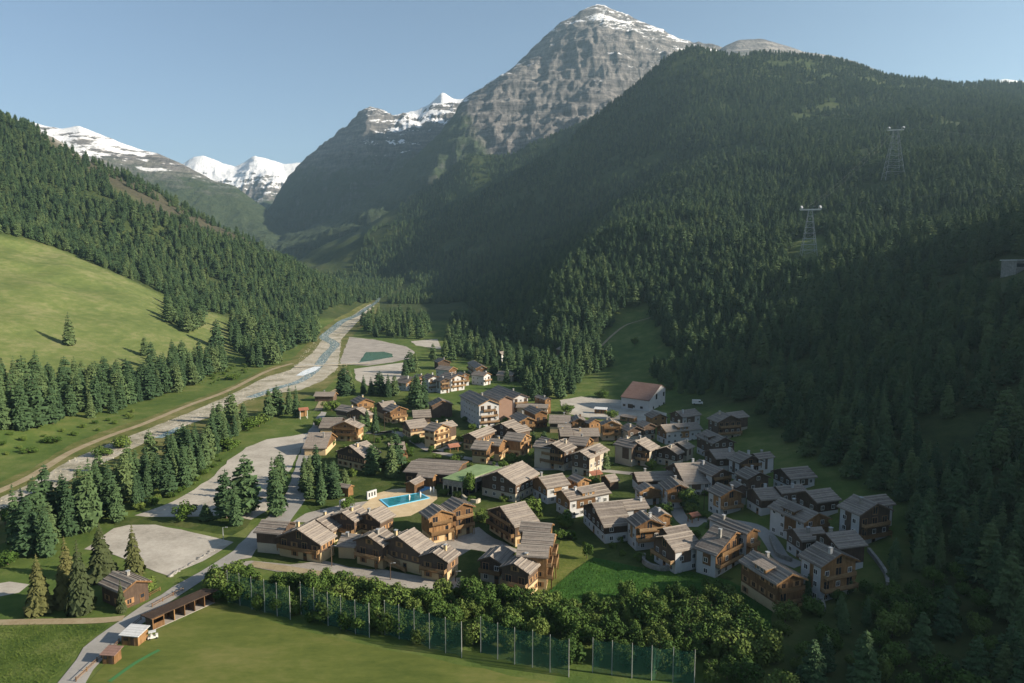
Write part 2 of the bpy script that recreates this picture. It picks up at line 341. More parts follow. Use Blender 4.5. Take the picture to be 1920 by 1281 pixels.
# ------------------------------------------------------------------ far mountains, as ranges with depth, again by cross-sections
def mountain(name, secs, px0, px1, nu, nyy, m, amp, wl_, keep=0.35, seed=1, base=-20.0):
    ys = sorted(secs); us = np.linspace((px0 - CX) / F, (px1 - CX) / F, nu)
    yv = np.linspace(ys[0], ys[-1], nyy); zz = []
    tab = {}
    for Y in ys:
        if secs[Y] is None: tab[Y] = np.full(nu, base)
        else:
            uu, ss = zip(*[ray(*q) for q in secs[Y]]); tab[Y] = CZ + np.interp(us, uu, ss) * Y
    for y in yv:
        k = min(max(i for i, q in enumerate(ys) if q <= y + 1e-6), len(ys) - 2); t_ = (y - ys[k]) / (ys[k + 1] - ys[k]); zz.append(tab[ys[k]] * (1 - t_) + tab[ys[k + 1]] * t_)
    zz = np.array(zz); UU, YY = np.meshgrid(us, yv); XX = UU * YY
    zz = blur(zz, 2)
    crest = zz.max(0)[None, :]; w = np.clip((crest - zz) / 220.0, keep, 1) * np.clip((zz - base) / 120.0, 0, 1)
    rn = fbm(XX / wl_, YY / wl_, 6, seed, True) - 0.55; fn = fbm(XX / (wl_ * 0.3), YY / (wl_ * 0.3), 4, seed + 5) - 0.5
    rn2 = fbm(XX / (wl_ * 0.28) + rn * 1.5, YY / (wl_ * 0.5), 5, seed + 3, True) - 0.55; zz = zz + w * (rn * amp * 1.35 + rn2 * amp * 0.4 + (fbm(XX / 52 + fn * 3, YY / 420, 5, seed + 31, True) - .6) * amp * 0.26 + fn * amp * 0.3)
    stp = 62.0; lv = zz / stp + fbm(XX / 500, YY / 500, 4, seed + 8) * 2.6; q = np.floor(lv); fr = lv - q
    zz = zz + np.clip(w * 1.3, 0, 1) * min(amp / 110.0, 1.2) * stp * 0.65 * (np.where(fr < 0.72, fr * 0.42, 0.302 + (fr - 0.72) * 2.49) - fr) * (0.35 + 0.9 * fbm(XX / 260, YY / 260, 3, seed + 12))      # rock bands
    zz = zz + np.clip(w * 1.5, 0.3, 1) * (fbm(XX / 34, YY / 34, 3, seed + 15, True) - .5) * amp * 0.16
    ii = np.arange(nu * nyy).reshape(nyy, nu); qd = np.stack([ii[:-1, :-1], ii[:-1, 1:], ii[1:, 1:], ii[1:, :-1]], -1).reshape(-1, 4)
    me = np_mesh(name, np.stack([XX, YY, zz], -1).reshape(-1, 3), qd, m)
    return tag(link(bpy.data.objects.new(name, me)), kind='structure')
def down(pts, d): return [(x, y + d) for x, y in pts]
mountain('mountain_peak', {2560: None, 2700: [(480, 475), (640, 440), (760, 395), (860, 335), (920, 300), (980, 272), (1060, 250), (1150, 230), (1300, 240), (1700, 300)],
    2950: [(440, 470), (560, 432), (640, 398), (720, 343), (790, 283), (850, 228), (885, 208), (930, 197), (1000, 190), (1100, 185), (1200, 185), (1350, 215), (1700, 290)],
    3200: [(440, 480), (640, 430), (720, 375), (800, 300), (870, 189), (900, 168), (940, 142), (970, 128), (1050, 112), (1120, 98), (1200, 108), (1280, 125), (1400, 160), (1700, 260)],
    3450: [(440, 490), (800, 330), (870, 230), (940, 150), (1000, 90), (1040, 55), (1080, 31), (1118, 9), (1150, 22), (1200, 45), (1260, 65), (1310, 79), (1400, 110), (1700, 230)],
    3900: [(440, 520), (870, 330), (1118, 150), (1310, 180), (1700, 300)], 4300: None}, 430, 1700, 520, 300, M['rock'], 125, 420, 0.30, 4)
D2 = [(420, 470), (470, 440), (500, 407), (540, 337), (600, 275), (645, 239), (660, 227), (690, 204), (705, 203), (722, 207), (742, 214), (760, 208), (785, 210), (812, 196), (850, 192), (900, 200), (1000, 260)]
mountain('mountain_shoulder', {3300: None, 3450: [(420, 480), (500, 455), (600, 420), (680, 345), (760, 305), (880, 290), (1000, 320)],
    3750: [(420, 475), (500, 440), (600, 345), (668, 290), (688, 248), (740, 240), (830, 240), (900, 250), (1000, 300)], 4000: D2, 4400: down(D2, 120), 4700: None}, 420, 1000, 260, 180, M['rock_shaded'], 150, 330, 0.38, 21)
P3 = [(640, 260), (700, 222), (780, 205), (805, 195), (818, 183), (830, 171), (845, 181), (858, 183), (872, 180), (900, 200), (960, 230)]
mountain('mountain_snow_peak', {4500: None, 4650: down(P3, 60), 4900: P3, 5200: down(P3, 70), 5500: None}, 640, 960, 120, 70, M['snow'], 90, 260, 0.2, 33)
D3 = [(-500, 60), (-200, 150), (0, 215), (117, 240), (147, 233), (205, 256), (235, 268), (268, 280), (300, 287), (341, 306), (396, 335), (440, 347), (477, 375), (502, 392), (520, 420), (600, 470)]
mountain('mountain_green_ridge', {2550: None, 2700: [(-500, 330), (0, 420), (300, 440), (480, 458), (600, 480)], 3050: [(-500, 200), (0, 310), (117, 325), (250, 362), (400, 412), (484, 436), (600, 475)], 3400: D3, 3900: down(D3, 110), 4300: None}, -500, 600, 280, 160, M['rock_snow'], 80, 420, 0.14, 41)
D4 = [(200, 330), (300, 318), (345, 306), (365, 294), (381, 291), (404, 298), (420, 305), (440, 311), (455, 305), (477, 291), (502, 298), (532, 307), (572, 304), (620, 320), (760, 330)]
mountain('mountain_snow_range', {5000: None, 5200: [(200, 440), (450, 400), (500, 392), (760, 420)], 5650: [(200, 380), (345, 345), (440, 355), (500, 345), (620, 360), (760, 370)], 6000: D4, 6500: down(D4, 80), 7000: None}, 200, 760, 260, 150, M['snow'], 120, 420, 0.16, 51)
D5 = [(1180, 190), (1300, 125), (1360, 83), (1385, 73), (1430, 70), (1480, 85), (1510, 96), (1560, 102), (1600, 112), (1700, 150), (1850, 200)]
mountain('mountain_brown_top', {2750: None, 2900: down(D5, 70), 3200: D5, 3600: down(D5, 60), 4000: None}, 1180, 1850, 160, 80, M['brown'], 40, 300, 0.1, 61)
D6 = [(1700, 220), (1800, 180), (1850, 158), (1880, 144), (1920, 150), (1990, 140), (2060, 165), (2200, 220)]
mountain('mountain_far_snow', {4600: None, 4800: down(D6, 60), 5000: D6, 5400: down(D6, 60), 5700: None}, 1700, 2200, 100, 60, M['snow'], 40, 300, 0.1, 71)

# ------------------------------------------------------------------ the air
hz = MB(); hz.box(-9000, 9000, -1500, 9500, -62, 1700)
t = bpy.data.materials.new('haze_air'); t.use_nodes = True; nt = t.node_tree; nt.nodes.remove(nt.nodes['Principled BSDF'])
pv = nt.nodes.new('ShaderNodeVolumePrincipled'); pv.inputs['Color'].default_value = (0.55, 0.82, 1.0, 1); pv.inputs['Density'].default_value = 7.2e-5; pv.inputs['Anisotropy'].default_value = 0.3
nt.links.new(pv.outputs[0], nt.nodes['Material Output'].inputs['Volume'])
tag(hz.build('haze', t), kind='stuff')

# ------------------------------------------------------------------ sheets laid on the ground: roads, lots, river, lawns
def drape(name, px, m, lift=0.06, step=4.0, kind='structure', jit=0.5, world_pts=None):
    """an outline (photo points meeting the ground) filled with a fine mesh that follows the ground"""
    P = world_pts or [tuple(hit(*q)[:2]) for q in px]
    Q = []
    for i in range(len(P)):                                  # split long edges
        a = Vector(P[i]); b = Vector(P[(i + 1) % len(P)]); n = max(1, int((b - a).length / step))
        for k in range(n):
            q = a.lerp(b, k / n); j_ = fbm(np.array([q.x / 5.0]), np.array([q.y / 5.0]), 3, 5)[0] - .5; j2 = fbm(np.array([q.x / 5.0 + 90]), np.array([q.y / 5.0]), 3, 6)[0] - .5; Q.append((q.x + j_ * jit * 4, q.y + j2 * jit * 4))
    xs = [q[0] for q in Q]; ys = [q[1] for q in Q]
    gx, gy = np.meshgrid(np.arange(min(xs), max(xs), step), np.arange(min(ys), max(ys), step))
    ok = inpoly(gx.ravel(), gy.ravel(), Q); pts = [Vector(q) for q in Q] + [Vector((x, y)) for x, y in zip(gx.ravel()[ok], gy.ravel()[ok])]
    ed = [(i, (i + 1) % len(Q)) for i in range(len(Q))]
    vs, _, fs, *_ = geometry.delaunay_2d_cdt(pts, ed, [], 1, 1e-3)
    me = bpy.data.meshes.new(name); me.from_pydata([(v.x, v.y, ground(v.x, v.y) + lift) for v in vs], [], [tuple(f) for f in fs]); me.materials.append(m)
    me.polygons.foreach_set('use_smooth', [True] * len(me.polygons)); me.update()
    for p_ in me.polygons:
        if p_.normal.z < 0: me.flip_normals(); break
    return tag(link(bpy.data.objects.new(name, me)), kind=kind)
def smooth_line(P, n=5):
    out = []
    for i in range(len(P) - 1):
        p0 = P[max(i - 1, 0)]; p1 = P[i]; p2 = P[i + 1]; p3 = P[min(i + 2, len(P) - 1)]
        for k in range(n):
            t_ = k / n; out.append(0.5 * ((2 * p1) + (p2 - p0) * t_ + (2 * p0 - 5 * p1 + 4 * p2 - p3) * t_ ** 2 + (-p0 + 3 * p1 - 3 * p2 + p3) * t_ ** 3))
    return out + [P[-1]]
def ribbon(name, px, w, m, lift=0.08, kind='structure'):
    P = smooth_line([Vector(hit(*q)[:2]) for q in px]); ws = np.interp(np.linspace(0, 1, len(P)), np.linspace(0, 1, len(w)), w) if isinstance(w, (list, tuple)) else [w] * len(P)
    L_, R_ = [], []
    for i, p in enumerate(P):
        d = (P[min(i + 1, len(P) - 1)] - P[max(i - 1, 0)]).normalized(); nrm = Vector((-d.y, d.x)); L_.append(p + nrm * ws[i] / 2); R_.append(p - nrm * ws[i] / 2)
    b = MB(); K = 4
    rows = [[L_[i].lerp(R_[i], k / K) for k in range(K + 1)] for i in range(len(P))]
    for i in range(len(P) - 1):
        for k in range(K):
            b.poly([(q.x, q.y, ground(q.x, q.y) + lift) for q in (rows[i][k], rows[i][k + 1], rows[i + 1][k + 1], rows[i + 1][k])])
    o = b.build(name, m)
    for p_ in o.data.polygons:
        if p_.normal.z < 0: o.data.flip_normals(); break
    return tag(o, kind=kind)

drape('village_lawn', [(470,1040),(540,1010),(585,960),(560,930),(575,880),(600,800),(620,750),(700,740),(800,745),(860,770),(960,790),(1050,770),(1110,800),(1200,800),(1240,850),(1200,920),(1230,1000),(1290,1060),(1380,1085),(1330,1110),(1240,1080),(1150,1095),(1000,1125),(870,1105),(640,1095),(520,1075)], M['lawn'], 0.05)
M['front_lawn_lit'] = ground_mat('lawn_grass_lit', (0.055, 0.075, 0.016), (0.095, 0.115, 0.025), (0.15, 0.15, 0.048), 0.12, 0.9, 0.5, 0.3)  # brighter copy of the lawn, sunlight put into the colour
drape('front_lawn_lit', [(990,1108),(1020,1062),(1045,1030),(1052,1012),(1075,1015),(1100,1030),(1100,1050),(1040,1098),(1000,1125),(900,1118),(870,1105),(930,1102)], M['front_lawn_lit'], 0.09)
drape('tall_meadow', [(985,1150),(1040,1098),(1110,1045),(1180,1060),(1230,1070),(1290,1072),(1370,1090),(1450,1140),(1440,1200),(1250,1130),(1150,1120)], M['tall_grass'], 0.10)
drape('practice_field', None, M['field'], 0.07, world_pts=[tuple(plane_hit(*q, 0)[:2]) for q in [(150,1290),(220,1222),(270,1198),(405,1132),(560,1180),(690,1212),(860,1245),(1010,1275),(1140,1310),(1140,1700),(0,1700)]])
drape('rough_meadow', None, M['rough_grass'], 0.07, world_pts=[tuple(plane_hit(*q, 0)[:2]) for q in [(-200,1166),(0,1169),(120,1170),(207,1171),(150,1218),(88,1290),(-150,1700),(-600,1700),(-500,1300)]])
drape('verge_grass', [(270,968),(330,972),(425,968),(472,976),(462,990),(440,1003),(405,1000),(320,985),(215,988),(210,975)], M['lawn'], 0.05)
drape('gravel_lot', [(578,812),(545,818),(500,824),(462,840),(428,864),(400,892),(365,918),(320,942),(252,968),(330,970),(420,967),(472,975),(500,960),(524,920),(545,880),(562,845)], M['gravel'], 0.09)
drape('lower_lot', [(212,992),(240,985),(292,984),(360,998),(418,1011),(437,1016),(410,1036),(380,1052),(330,1072),(312,1079),(215,1042),(160,1030)], M['gravel'], 0.09)
drape('main_road', [(98,1290),(160,1214),(212,1172),(328,1100),(372,1075),(436,1034),(484,986),(518,956),(545,905),(560,855),(576,812),(590,790),(602,772),(613,774),(604,795),(594,830),(584,880),(574,930),(560,960),(532,990),(492,1022),(446,1052),(388,1085),(302,1140),(246,1186),(205,1222),(148,1290)], M['asphalt'], 0.14)
drape('turning_place', [(446,1050),(492,1022),(532,990),(575,962),(640,948),(690,940),(760,962),(700,985),(560,980),(540,1005),(480,1030),(470,1046)], M['paving'], 0.10)
drape('village_square', [(430,1056),(470,1052),(540,1060),(610,1053),(652,1064),(722,1070),(800,1083),(868,1084),(884,1097),(840,1108),(760,1102),(690,1096),(600,1078),(520,1072)], M['paving'], 0.10)
ribbon('grassy_path', [(470,1058),(540,1068),(620,1080),(700,1092)], 3.0, M['dirt'], 0.15)
drape('inner_court', [(800,1018),(840,1000),(900,990),(925,1010),(980,1035),(940,1040),(880,1030),(850,1050),(800,1040)], M['paving'], 0.10)
ribbon('village_lane', [(700,815),(735,810),(764,820),(790,836),(812,846),(835,842),(870,825),(930,800)], 4.0, M['paving'], 0.12)
ribbon('village_lane', [(812,846),(850,855),(920,868),(960,880),(1010,880),(1090,880),(1180,888),(1250,895)], 3.5, M['paving'], 0.12)
ribbon('village_lane', [(1250,895),(1270,960),(1295,985),(1320,975),(1400,985),(1432,1000),(1450,1022),(1466,1046),(1500,1062)], 4.0, M['asphalt'], 0.14)
ribbon('village_lane', [(600,790),(640,800),(690,812),(735,810)], 3.5, M['paving'], 0.12)
drape('upper_lot', [(1048,751),(1090,744),(1165,750),(1250,775),(1250,800),(1170,790),(1100,783),(1062,776)], M['gravel'], 0.09)
drape('basin_gravel', [(655,632),(702,637),(762,650),(778,660),(770,672),(735,680),(690,686),(640,683),(637,678)], M['paving'], 0.10)
drape('far_lot', [(664,692),(757,680),(762,700),(745,718),(692,724),(668,714)], M['gravel'], 0.09)
drape('far_track_lot', [(770,640),(820,636),(828,655),(806,652),(780,648)], M['gravel'], 0.10)
drape('river_bank', [(-30,930),(0,905),(60,878),(130,835),(200,806),(270,785),(350,755),(430,725),(500,690),(545,676),(575,645),(610,612),(650,588),(690,566),(712,560),(712,580),(680,612),(650,640),(650,690),(610,730),(560,752),(500,765),(440,795),(400,812),(310,862),(230,915),(130,960),(0,1020),(-60,1020)], M['bank'], 0.05)
drape('river_gravel', [(-30,962),(0,934),(60,906),(130,864),(200,834),(270,808),(350,776),(430,742),(500,707),(545,694),(588,660),(610,628),(648,600),(678,580),(694,570),(702,574),(668,606),(640,636),(634,690),(602,716),(562,732),(502,740),(466,750),(398,780),(318,810),(246,843),(124,904),(54,948),(0,974),(-40,986)], M['bed'], 0.10)
ribbon('river_track', [(-20,930),(60,893),(130,850),(200,820),(270,795),(350,762),(430,732),(500,697),(548,682)], 3.6, M['dirt'], 0.16)
ribbon('bank_track', [(596,770),(610,745),(625,735),(645,722),(655,705),(645,695)], 4.0, M['dirt'], 0.14)
ribbon('meadow_track', [(-20,1169),(60,1167),(140,1166),(196,1164),(232,1160)], 2.4, M['dirt'], 0.16)
drape('gravel_patch', [(-30,1100),(20,1092),(48,1098),(40,1112),(-20,1122)], M['gravel'], 0.09)
ribbon('hillside_path', [(1128,650),(1150,628),(1175,610),(1200,602),(1222,596)], 2.2, M['dirt'], 0.45)
t = NT('river_water', 0.12, 0.5); p = t.pos(); a = t.noise(p, 0.3, 8, 0.8)
t.color(t.ramp(a, [(0.42, (0.13, 0.18, 0.18)), (0.54, (0.22, 0.28, 0.28)), (0.62, (0.62, 0.65, 0.66))])); t.bump(a, 0.8, 0.4); M['river'] = t.m
t = NT('white_water', 0.35, 0.4); p = t.pos(); a = t.noise(p, 0.4, 6, 0.75)
t.color(t.ramp(a, [(0.38, (0.35, 0.43, 0.46)), (0.5, (0.75, 0.78, 0.8)), (0.62, (0.85, 0.86, 0.87))])); t.bump(a, 0.9, 0.5); M['foam'] = t.m
ribbon('river_water', [(716,548),(706,566),(688,578),(668,592),(640,604),(618,622),(607,632),(620,640),(628,648),(612,665),(598,685),(585,700),(560,716),(520,728),(470,746)], [7, 7, 8, 9, 9, 10, 9, 12, 10, 8, 8, 7, 6, 6, 6, 7], M['river'], 0.16)
ribbon('river_water', [(338,802),(318,812),(296,822)], 4, M['river'], 0.16)
ribbon('weir_water', [(596,688),(580,696),(562,705)], [5, 9, 5], M['foam'], 0.24)
t = NT('pond_water', 0.06, 0.5); t.color(t.ramp(t.noise(t.pos(), 0.1, 4), [(0.3, (0.07, 0.15, 0.11)), (0.7, (0.10, 0.20, 0.15))])); M['pond'] = t.m
drape('pond_water', [(686,661),(720,660),(735,664),(737,670),(690,678),(672,681)], M['pond'], 0.20)

# swimming pool
t = NT('pool_water', 0.05, 0.5); a = t.noise(t.pos(), 0.9, 3); t.color(t.ramp(a, [(0.3, (0.012, 0.13, 0.165)), (0.7, (0.03, 0.21, 0.25))])); t.bump(a, 0.1, 0.1); M['pool'] = t.m
M['tile'] = mat('pool_tile', (0.15, 0.48, 0.70), 0.4); M['white'] = mat('white_render', (0.72, 0.71, 0.69), 0.85); M['cover'] = mat('pool_cover', (0.14, 0.36, 0.62), 0.5)
drape('pool_deck', [(672,955),(690,940),(705,926),(735,918),(790,914),(818,918),(820,936),(800,952),(770,968),(735,972),(700,965)], M['deck'], 0.12, jit=0.0)
pw = [plane_hit(*q, 0.2) for q in [(711,937),(787,924),(806,934),(728,951)]]
pool = empty('swimming_pool', (sum(pw, Vector()) / 4))
tag(pool, 'turquoise swimming pool with white edge on a sandy deck between the chalets', 'pool')
cen = sum(pw, Vector()) / 4; inn = [cen + (q - cen) * 0.93 for q in pw]
b = MB()
for i in range(4):
    j = (i + 1) % 4
    o4 = [pw[i] - cen, pw[j] - cen, inn[j] - cen, inn[i] - cen]
    b.hexa([(q.x, q.y, -0.25) for q in o4] + [(q.x, q.y, 0.12) for q in o4])
b.build('pool_edge', M['tile'], pool)
b = MB(); b.poly([(q.x - cen.x, q.y - cen.y, 0.02) for q in inn]); b.build('pool_surface', M['pool'], pool)
cw = [plane_hit(*q, 0.25) for q in [(776,919),(800,911),(812,913),(790,922)]]; b = MB(); cc = sum(cw, Vector()) / 4
b.hexa([(q.x - cc.x, q.y - cc.y, -0.15) for q in cw] + [(q.x - cc.x, q.y - cc.y, 0.12) for q in cw])
o = b.build('paddling_pool', M['cover']); o.location = cc; tag(o, 'small light blue paddling pool beside the wooden pool hut', 'pool')

# ------------------------------------------------------------------ trees
def leaf_mat(name, c0, c1, c2, sc=0.35):
    t = NT(name, 0.85, 0.15); a = t.noise(t.coord('Object'), sc, 3, 0.7); r = t.rnd()
    k = t.math('ADD', t.math('MULTIPLY', a, 0.5), t.math('MULTIPLY', r, 0.5))
    t.color(t.ramp(k, [(0.2, c0), (0.5, c1), (0.8, c2)])); return t.m
M['needle'] = leaf_mat('conifer_needles', (0.027, 0.054, 0.025), (0.052, 0.090, 0.036), (0.096, 0.130, 0.048))
M['spruce'] = leaf_mat('spruce_needles', (0.035, 0.050, 0.022), (0.070, 0.078, 0.028), (0.115, 0.105, 0.036), 0.5)
M['leaf'] = leaf_mat('broad_leaves', (0.04, 0.08, 0.014), (0.08, 0.13, 0.024), (0.13, 0.17, 0.038), 0.6)
M['hedge'] = leaf_mat('thicket_leaves', (0.032, 0.066, 0.014), (0.065, 0.11, 0.022), (0.115, 0.152, 0.036), 0.8)
M['bark'] = ground_mat('bark', (0.07, 0.05, 0.04), (0.12, 0.09, 0.07), (0.18, 0.14, 0.11), 0.8, 3.0, 0.5, 0.1)

def crown_conifer(seed, nl=16, per=8, wid=0.17, slim=0.9, base=0.08, droop=0.35, ragged=0.35):
    """unit-high conifer: whorls of drooping boughs, every bough a bent spray with side twigs"""
    r = random.Random(seed); V = []; Fc = []
    def quad(a, b_, c, d):
        n = len(V); V.extend([a, b_, c, d]); Fc.append((n, n + 1, n + 2, n + 3))
    for i in range(nl):
        f = (i + r.uniform(-0.25, 0.25)) / nl; h = base + (1 - base) * f
        rad = wid * ((1 - f) ** slim) * min(1.0, 0.55 + f * 3.0) + 0.012
        k = max(4, int(per * (0.55 + 0.6 * (1 - f)))); ph = r.random() * 6.28
        for q in range(k):
            if r.random() < 0.1: continue
            an = ph + 6.283 * (q + r.uniform(-0.3, 0.3)) / k; ln = rad * r.uniform(1 - ragged, 1 + ragged * 0.55)
            ca, sa = math.cos(an), math.sin(an); up = r.uniform(-0.1, 0.25); dz1 = ln * (up - droop * 0.35); dz2 = ln * (up - droop * 1.25)
            w = ln * r.uniform(0.30, 0.48); zc = h
            p0 = (0, 0, zc + ln * 0.10); m1 = (ca * ln * 0.55, sa * ln * 0.55, zc + dz1); tip = (ca * ln, sa * ln, zc + dz2)
            lx, ly = -sa * w, ca * w; sg = ln * r.uniform(0.12, 0.3)
            a = (m1[0] + lx, m1[1] + ly, m1[2] - sg); c = (m1[0] - lx, m1[1] - ly, m1[2] - sg)
            n = len(V); V.extend([p0, a, m1, c, tip]); Fc.append((n, n + 1, n + 2)); Fc.append((n, n + 2, n + 3)); Fc.append((n + 1, n + 4, n + 2)); Fc.append((n + 2, n + 4, n + 3))
            if ln > 0.05:
                for s_ in (-1, 1):                           # hanging side twigs
                    e = r.uniform(0.5, 0.95); bx, by = ca * ln * e, sa * ln * e; t0 = (bx * 0.75, by * 0.75, zc + dz1 * e); ox, oy = -sa * w * s_ * 1.15, ca * w * s_ * 1.15
                    n = len(V); V.extend([t0, (bx + ox, by + oy, zc + dz2 * e + sg * 0.3), (bx + ox * 0.5, by + oy * 0.5, zc + dz2 * e - sg * 1.3)]); Fc.append((n, n + 1, n + 2))
    n = len(V); V.extend([(0.012, 0, 0.93), (-0.006, 0.01, 0.93), (-0.006, -0.01, 0.93), (0, 0, 1.0)]); Fc.extend([(n, n + 1, n + 3), (n + 1, n + 2, n + 3), (n + 2, n, n + 3)])
    return V, Fc
def to_mesh(name, V, Fc, m):
    me = bpy.data.meshes.new(name); me.from_pydata(V, [], Fc); me.materials.append(m); me.update(); return me
CROWNS = [to_mesh('conifer_crown', *crown_conifer(3 + i, nl, per, wid, sl, ba, dr, rg), M['needle']) for i, (nl, per, wid, sl, ba, dr, rg) in enumerate(
    [(23, 11, 0.175, 0.62, 0.07, 0.32, 0.26), (20, 11, 0.20, 0.52, 0.10, 0.26, 0.34), (25, 10, 0.155, 0.72, 0.05, 0.40, 0.26), (21, 11, 0.215, 0.46, 0.11, 0.20, 0.38)])]
SPRUCE = [to_mesh('spruce_crown', *crown_conifer(40 + i, 26, 12, 0.22 + 0.02 * i, 0.95, 0.05, 0.5, 0.32), M['spruce']) for i in range(3)]
def crown_leafy(seed, n=420, rx=0.42, rz=0.42, cz=0.58, size=0.075):
    r = random.Random(seed); V = []; Fc = []
    lobes = [(r.uniform(-0.2, 0.2), r.uniform(-0.2, 0.2), cz + r.uniform(-0.2, 0.22), r.uniform(0.17, 0.27)) for _ in range(9)] + [(0, 0, cz, 0.3)]
    for _ in range(n):
        lx, ly, lz, lr = r.choice(lobes); d = Vector((r.gauss(0, 1), r.gauss(0, 1), r.gauss(0, 1))).normalized(); q = lr * r.uniform(0.6, 1.05)
        c = Vector((lx * rx / 0.3 + d.x * q, ly * rx / 0.3 + d.y * q, lz + d.z * q * rz / 0.42))
        nrm = (d + Vector((r.gauss(0, .5), r.gauss(0, .5), r.gauss(0, .5)))).normalized(); u = nrm.orthogonal().normalized(); w = nrm.cross(u); s_ = size * r.uniform(0.6, 1.4)
        k = len(V); V.extend([tuple(c + u * s_), tuple(c + w * s_ * 0.8), tuple(c - u * s_), tuple(c - w * s_ * 0.8)]); Fc.append((k, k + 1, k + 2)); Fc.append((k, k + 2, k + 3))
    return V, Fc
LEAFY = [to_mesh('leafy_crown', *crown_leafy(70 + i, 1500, size=0.036), M['leaf']) for i in range(4)]
BUSHY = [to_mesh('bush_crown', *crown_leafy(90 + i, 1600, 0.46, 0.42, 0.42, 0.038), M['leaf']) for i in range(4)]
THICK = [to_mesh('thicket_crown', *crown_leafy(120 + i, 1700, 0.46, 0.46, 0.46, 0.036), M['hedge']) for i in range(5)]
b = MB(); b.tube((0, 0, -0.06), (0, 0, 0.45), 0.016, 0.010, 7); b.tube((0, 0, 0.45), (0, 0, 0.94), 0.010, 0.002, 5); TRUNK = b.mesh('conifer_trunk', M['bark'])
b = MB(); b.tube((0, 0, -0.06), (0.01, 0, 0.42), 0.026, 0.018, 7)
for q in range(5):
    an = q * 1.26; b.tube((0.01, 0, 0.30 + 0.03 * q), (0.22 * math.cos(an), 0.22 * math.sin(an), 0.62 + 0.03 * q), 0.012, 0.004, 5)
LTRUNK = b.mesh('leafy_trunk', M['bark'])
def tree(name, crown, trunk, loc, h, wide, label, cat, group, rz=None):
    e = empty(name, (loc[0], loc[1], loc[2]), random.random() * 6.28 if rz is None else rz); e.scale = (h * wide, h * wide, h); tag(e, label, cat, group)
    c = link(bpy.data.objects.new('crown', crown), e); tr = link(bpy.data.objects.new('trunk', trunk), e); return e

# --- scatter: (outline in the photo of the tree feet, spacing m, min h, max h, label, group, keep probability)
def scatter(px, gap, rnd=random):
    P = [hit(*q) for q in px]; P = [(q.x, q.y) for q in P if q]; xs = [q[0] for q in P]; ys = [q[1] for q in P]; out = []; grid = {}
    n = int((max(xs) - min(xs)) * (max(ys) - min(ys)) / (gap * gap) * 6) + 60
    cx = RNG.uniform(min(xs), max(xs), n); cy = RNG.uniform(min(ys), max(ys), n); ok = inpoly(cx, cy, P)
    for x, y in zip(cx[ok], cy[ok]):
        k = (int(x // gap), int(y // gap))
        if any((x - a) ** 2 + (y - c) ** 2 < gap * gap for i in (-1, 0, 1) for j in (-1, 0, 1) for a, c in grid.get((k[0] + i, k[1] + j), ())): continue
        grid.setdefault(k, []).append((x, y)); out.append((x, y))
    return out
PINES = []                                                    # (x, y, h, wide, label, group)
def grove(px, gap, h0, h1, label, group, wide=1.0):
    for x, y in scatter(px, gap): PINES.append((x, y, random.uniform(h0 * .7, h1 * .95), wide * random.uniform(0.85, 1.2), label, group))
def pines(pts, label, group, wide=1.0):
    for px, py, hpx in pts:
        q = hit(px, py); PINES.append((q.x, q.y, hpx * q.y / F * 1.03, wide * random.uniform(0.92, 1.1), label, group))

# ------------------------------------------------------------------ groves and single trees
grove([(25,1040),(95,1045),(150,1010),(205,990),(262,955),(225,925),(150,945),(80,985),(20,1005)], 4.8, 17, 21, 'green larch at the lower end of the wooded strip, beside the river gravel', 'conifers between river and car park')
grove([(225,922),(262,952),(315,930),(365,905),(345,868),(300,880)], 5.0, 16, 20, 'green larch in the middle of the wooded strip, across from the big gravel car park', 'conifers between river and car park')
grove([(345,866),(365,902),(398,868),(430,838),(410,815),(375,835)], 5.4, 15, 19, 'green larch in the wooded strip above the bend of the gravel car park', 'conifers between river and car park')
grove([(405,812),(432,834),(462,808),(455,785),(425,785)], 6.2, 14, 18, 'green conifer at the upper end of the wooded strip near the red sign board', 'conifers between river and car park')
pines([(505,785,58),(520,780,60),(543,776,55),(556,783,62)], 'dark full conifer in the clump beside the lane and the wooden sign board', 'clump at the lane')
grove([(-10,800),(30,812),(70,808),(120,790),(160,770),(130,735),(60,725),(-10,730)], 6.6, 20, 26, 'tall dark conifer at the near end of the wood below the bright meadow', 'wood under the meadow')
grove([(130,735),(162,790),(230,772),(262,752),(240,718),(180,718)], 6.6, 18, 24, 'tall dark conifer in the middle of the wood below the bright meadow', 'wood under the meadow')
grove([(262,725),(280,752),(335,738),(400,705),(430,690),(405,672),(350,680),(300,690)], 6.6, 17, 23, 'green conifer at the upper end of the left bank wood, beside the pale river bed', 'wood under the meadow')
pines([(131,648,64)], 'single dark conifer standing alone in the middle of the bright meadow', 'trees on the meadow', 1.4)
pines([(407,652,54)], 'single conifer between the dark clump and the spruce group under the meadow', 'trees on the meadow', 1.3)
pines([(272,668,38),(285,690,50)], 'small conifer at the meadow edge above the left bank wood', 'trees on the meadow')
grove([(305,570),(320,612),(355,628),(385,608),(378,585),(340,565)], 8, 15, 21, 'dark conifer in the dense clump at the right end of the meadow', 'clump on the meadow', 1.15)
grove([(425,640),(450,665),(480,690),(525,683),(530,662),(590,640),(597,620),(540,618),(480,615),(440,620)], 10, 22, 28, 'tall conifer in the wood where the meadow meets the river bend', 'wood at the river bend', 1.1)
pines([(425,972,98),(443,985,88),(462,965,120)], 'tall shaggy pine of the three on the car park island', 'three pines on the car park', 1.15)
pines([(520,968,95),(512,940,88),(527,915,72),(522,930,80)], 'shaggy pine in the row dividing the gravel car park from the road', 'pines along the car park road')
pines([(386,975,34)], 'little conifer beside the round bush on the car park verge', 'single verge trees', 1.5)
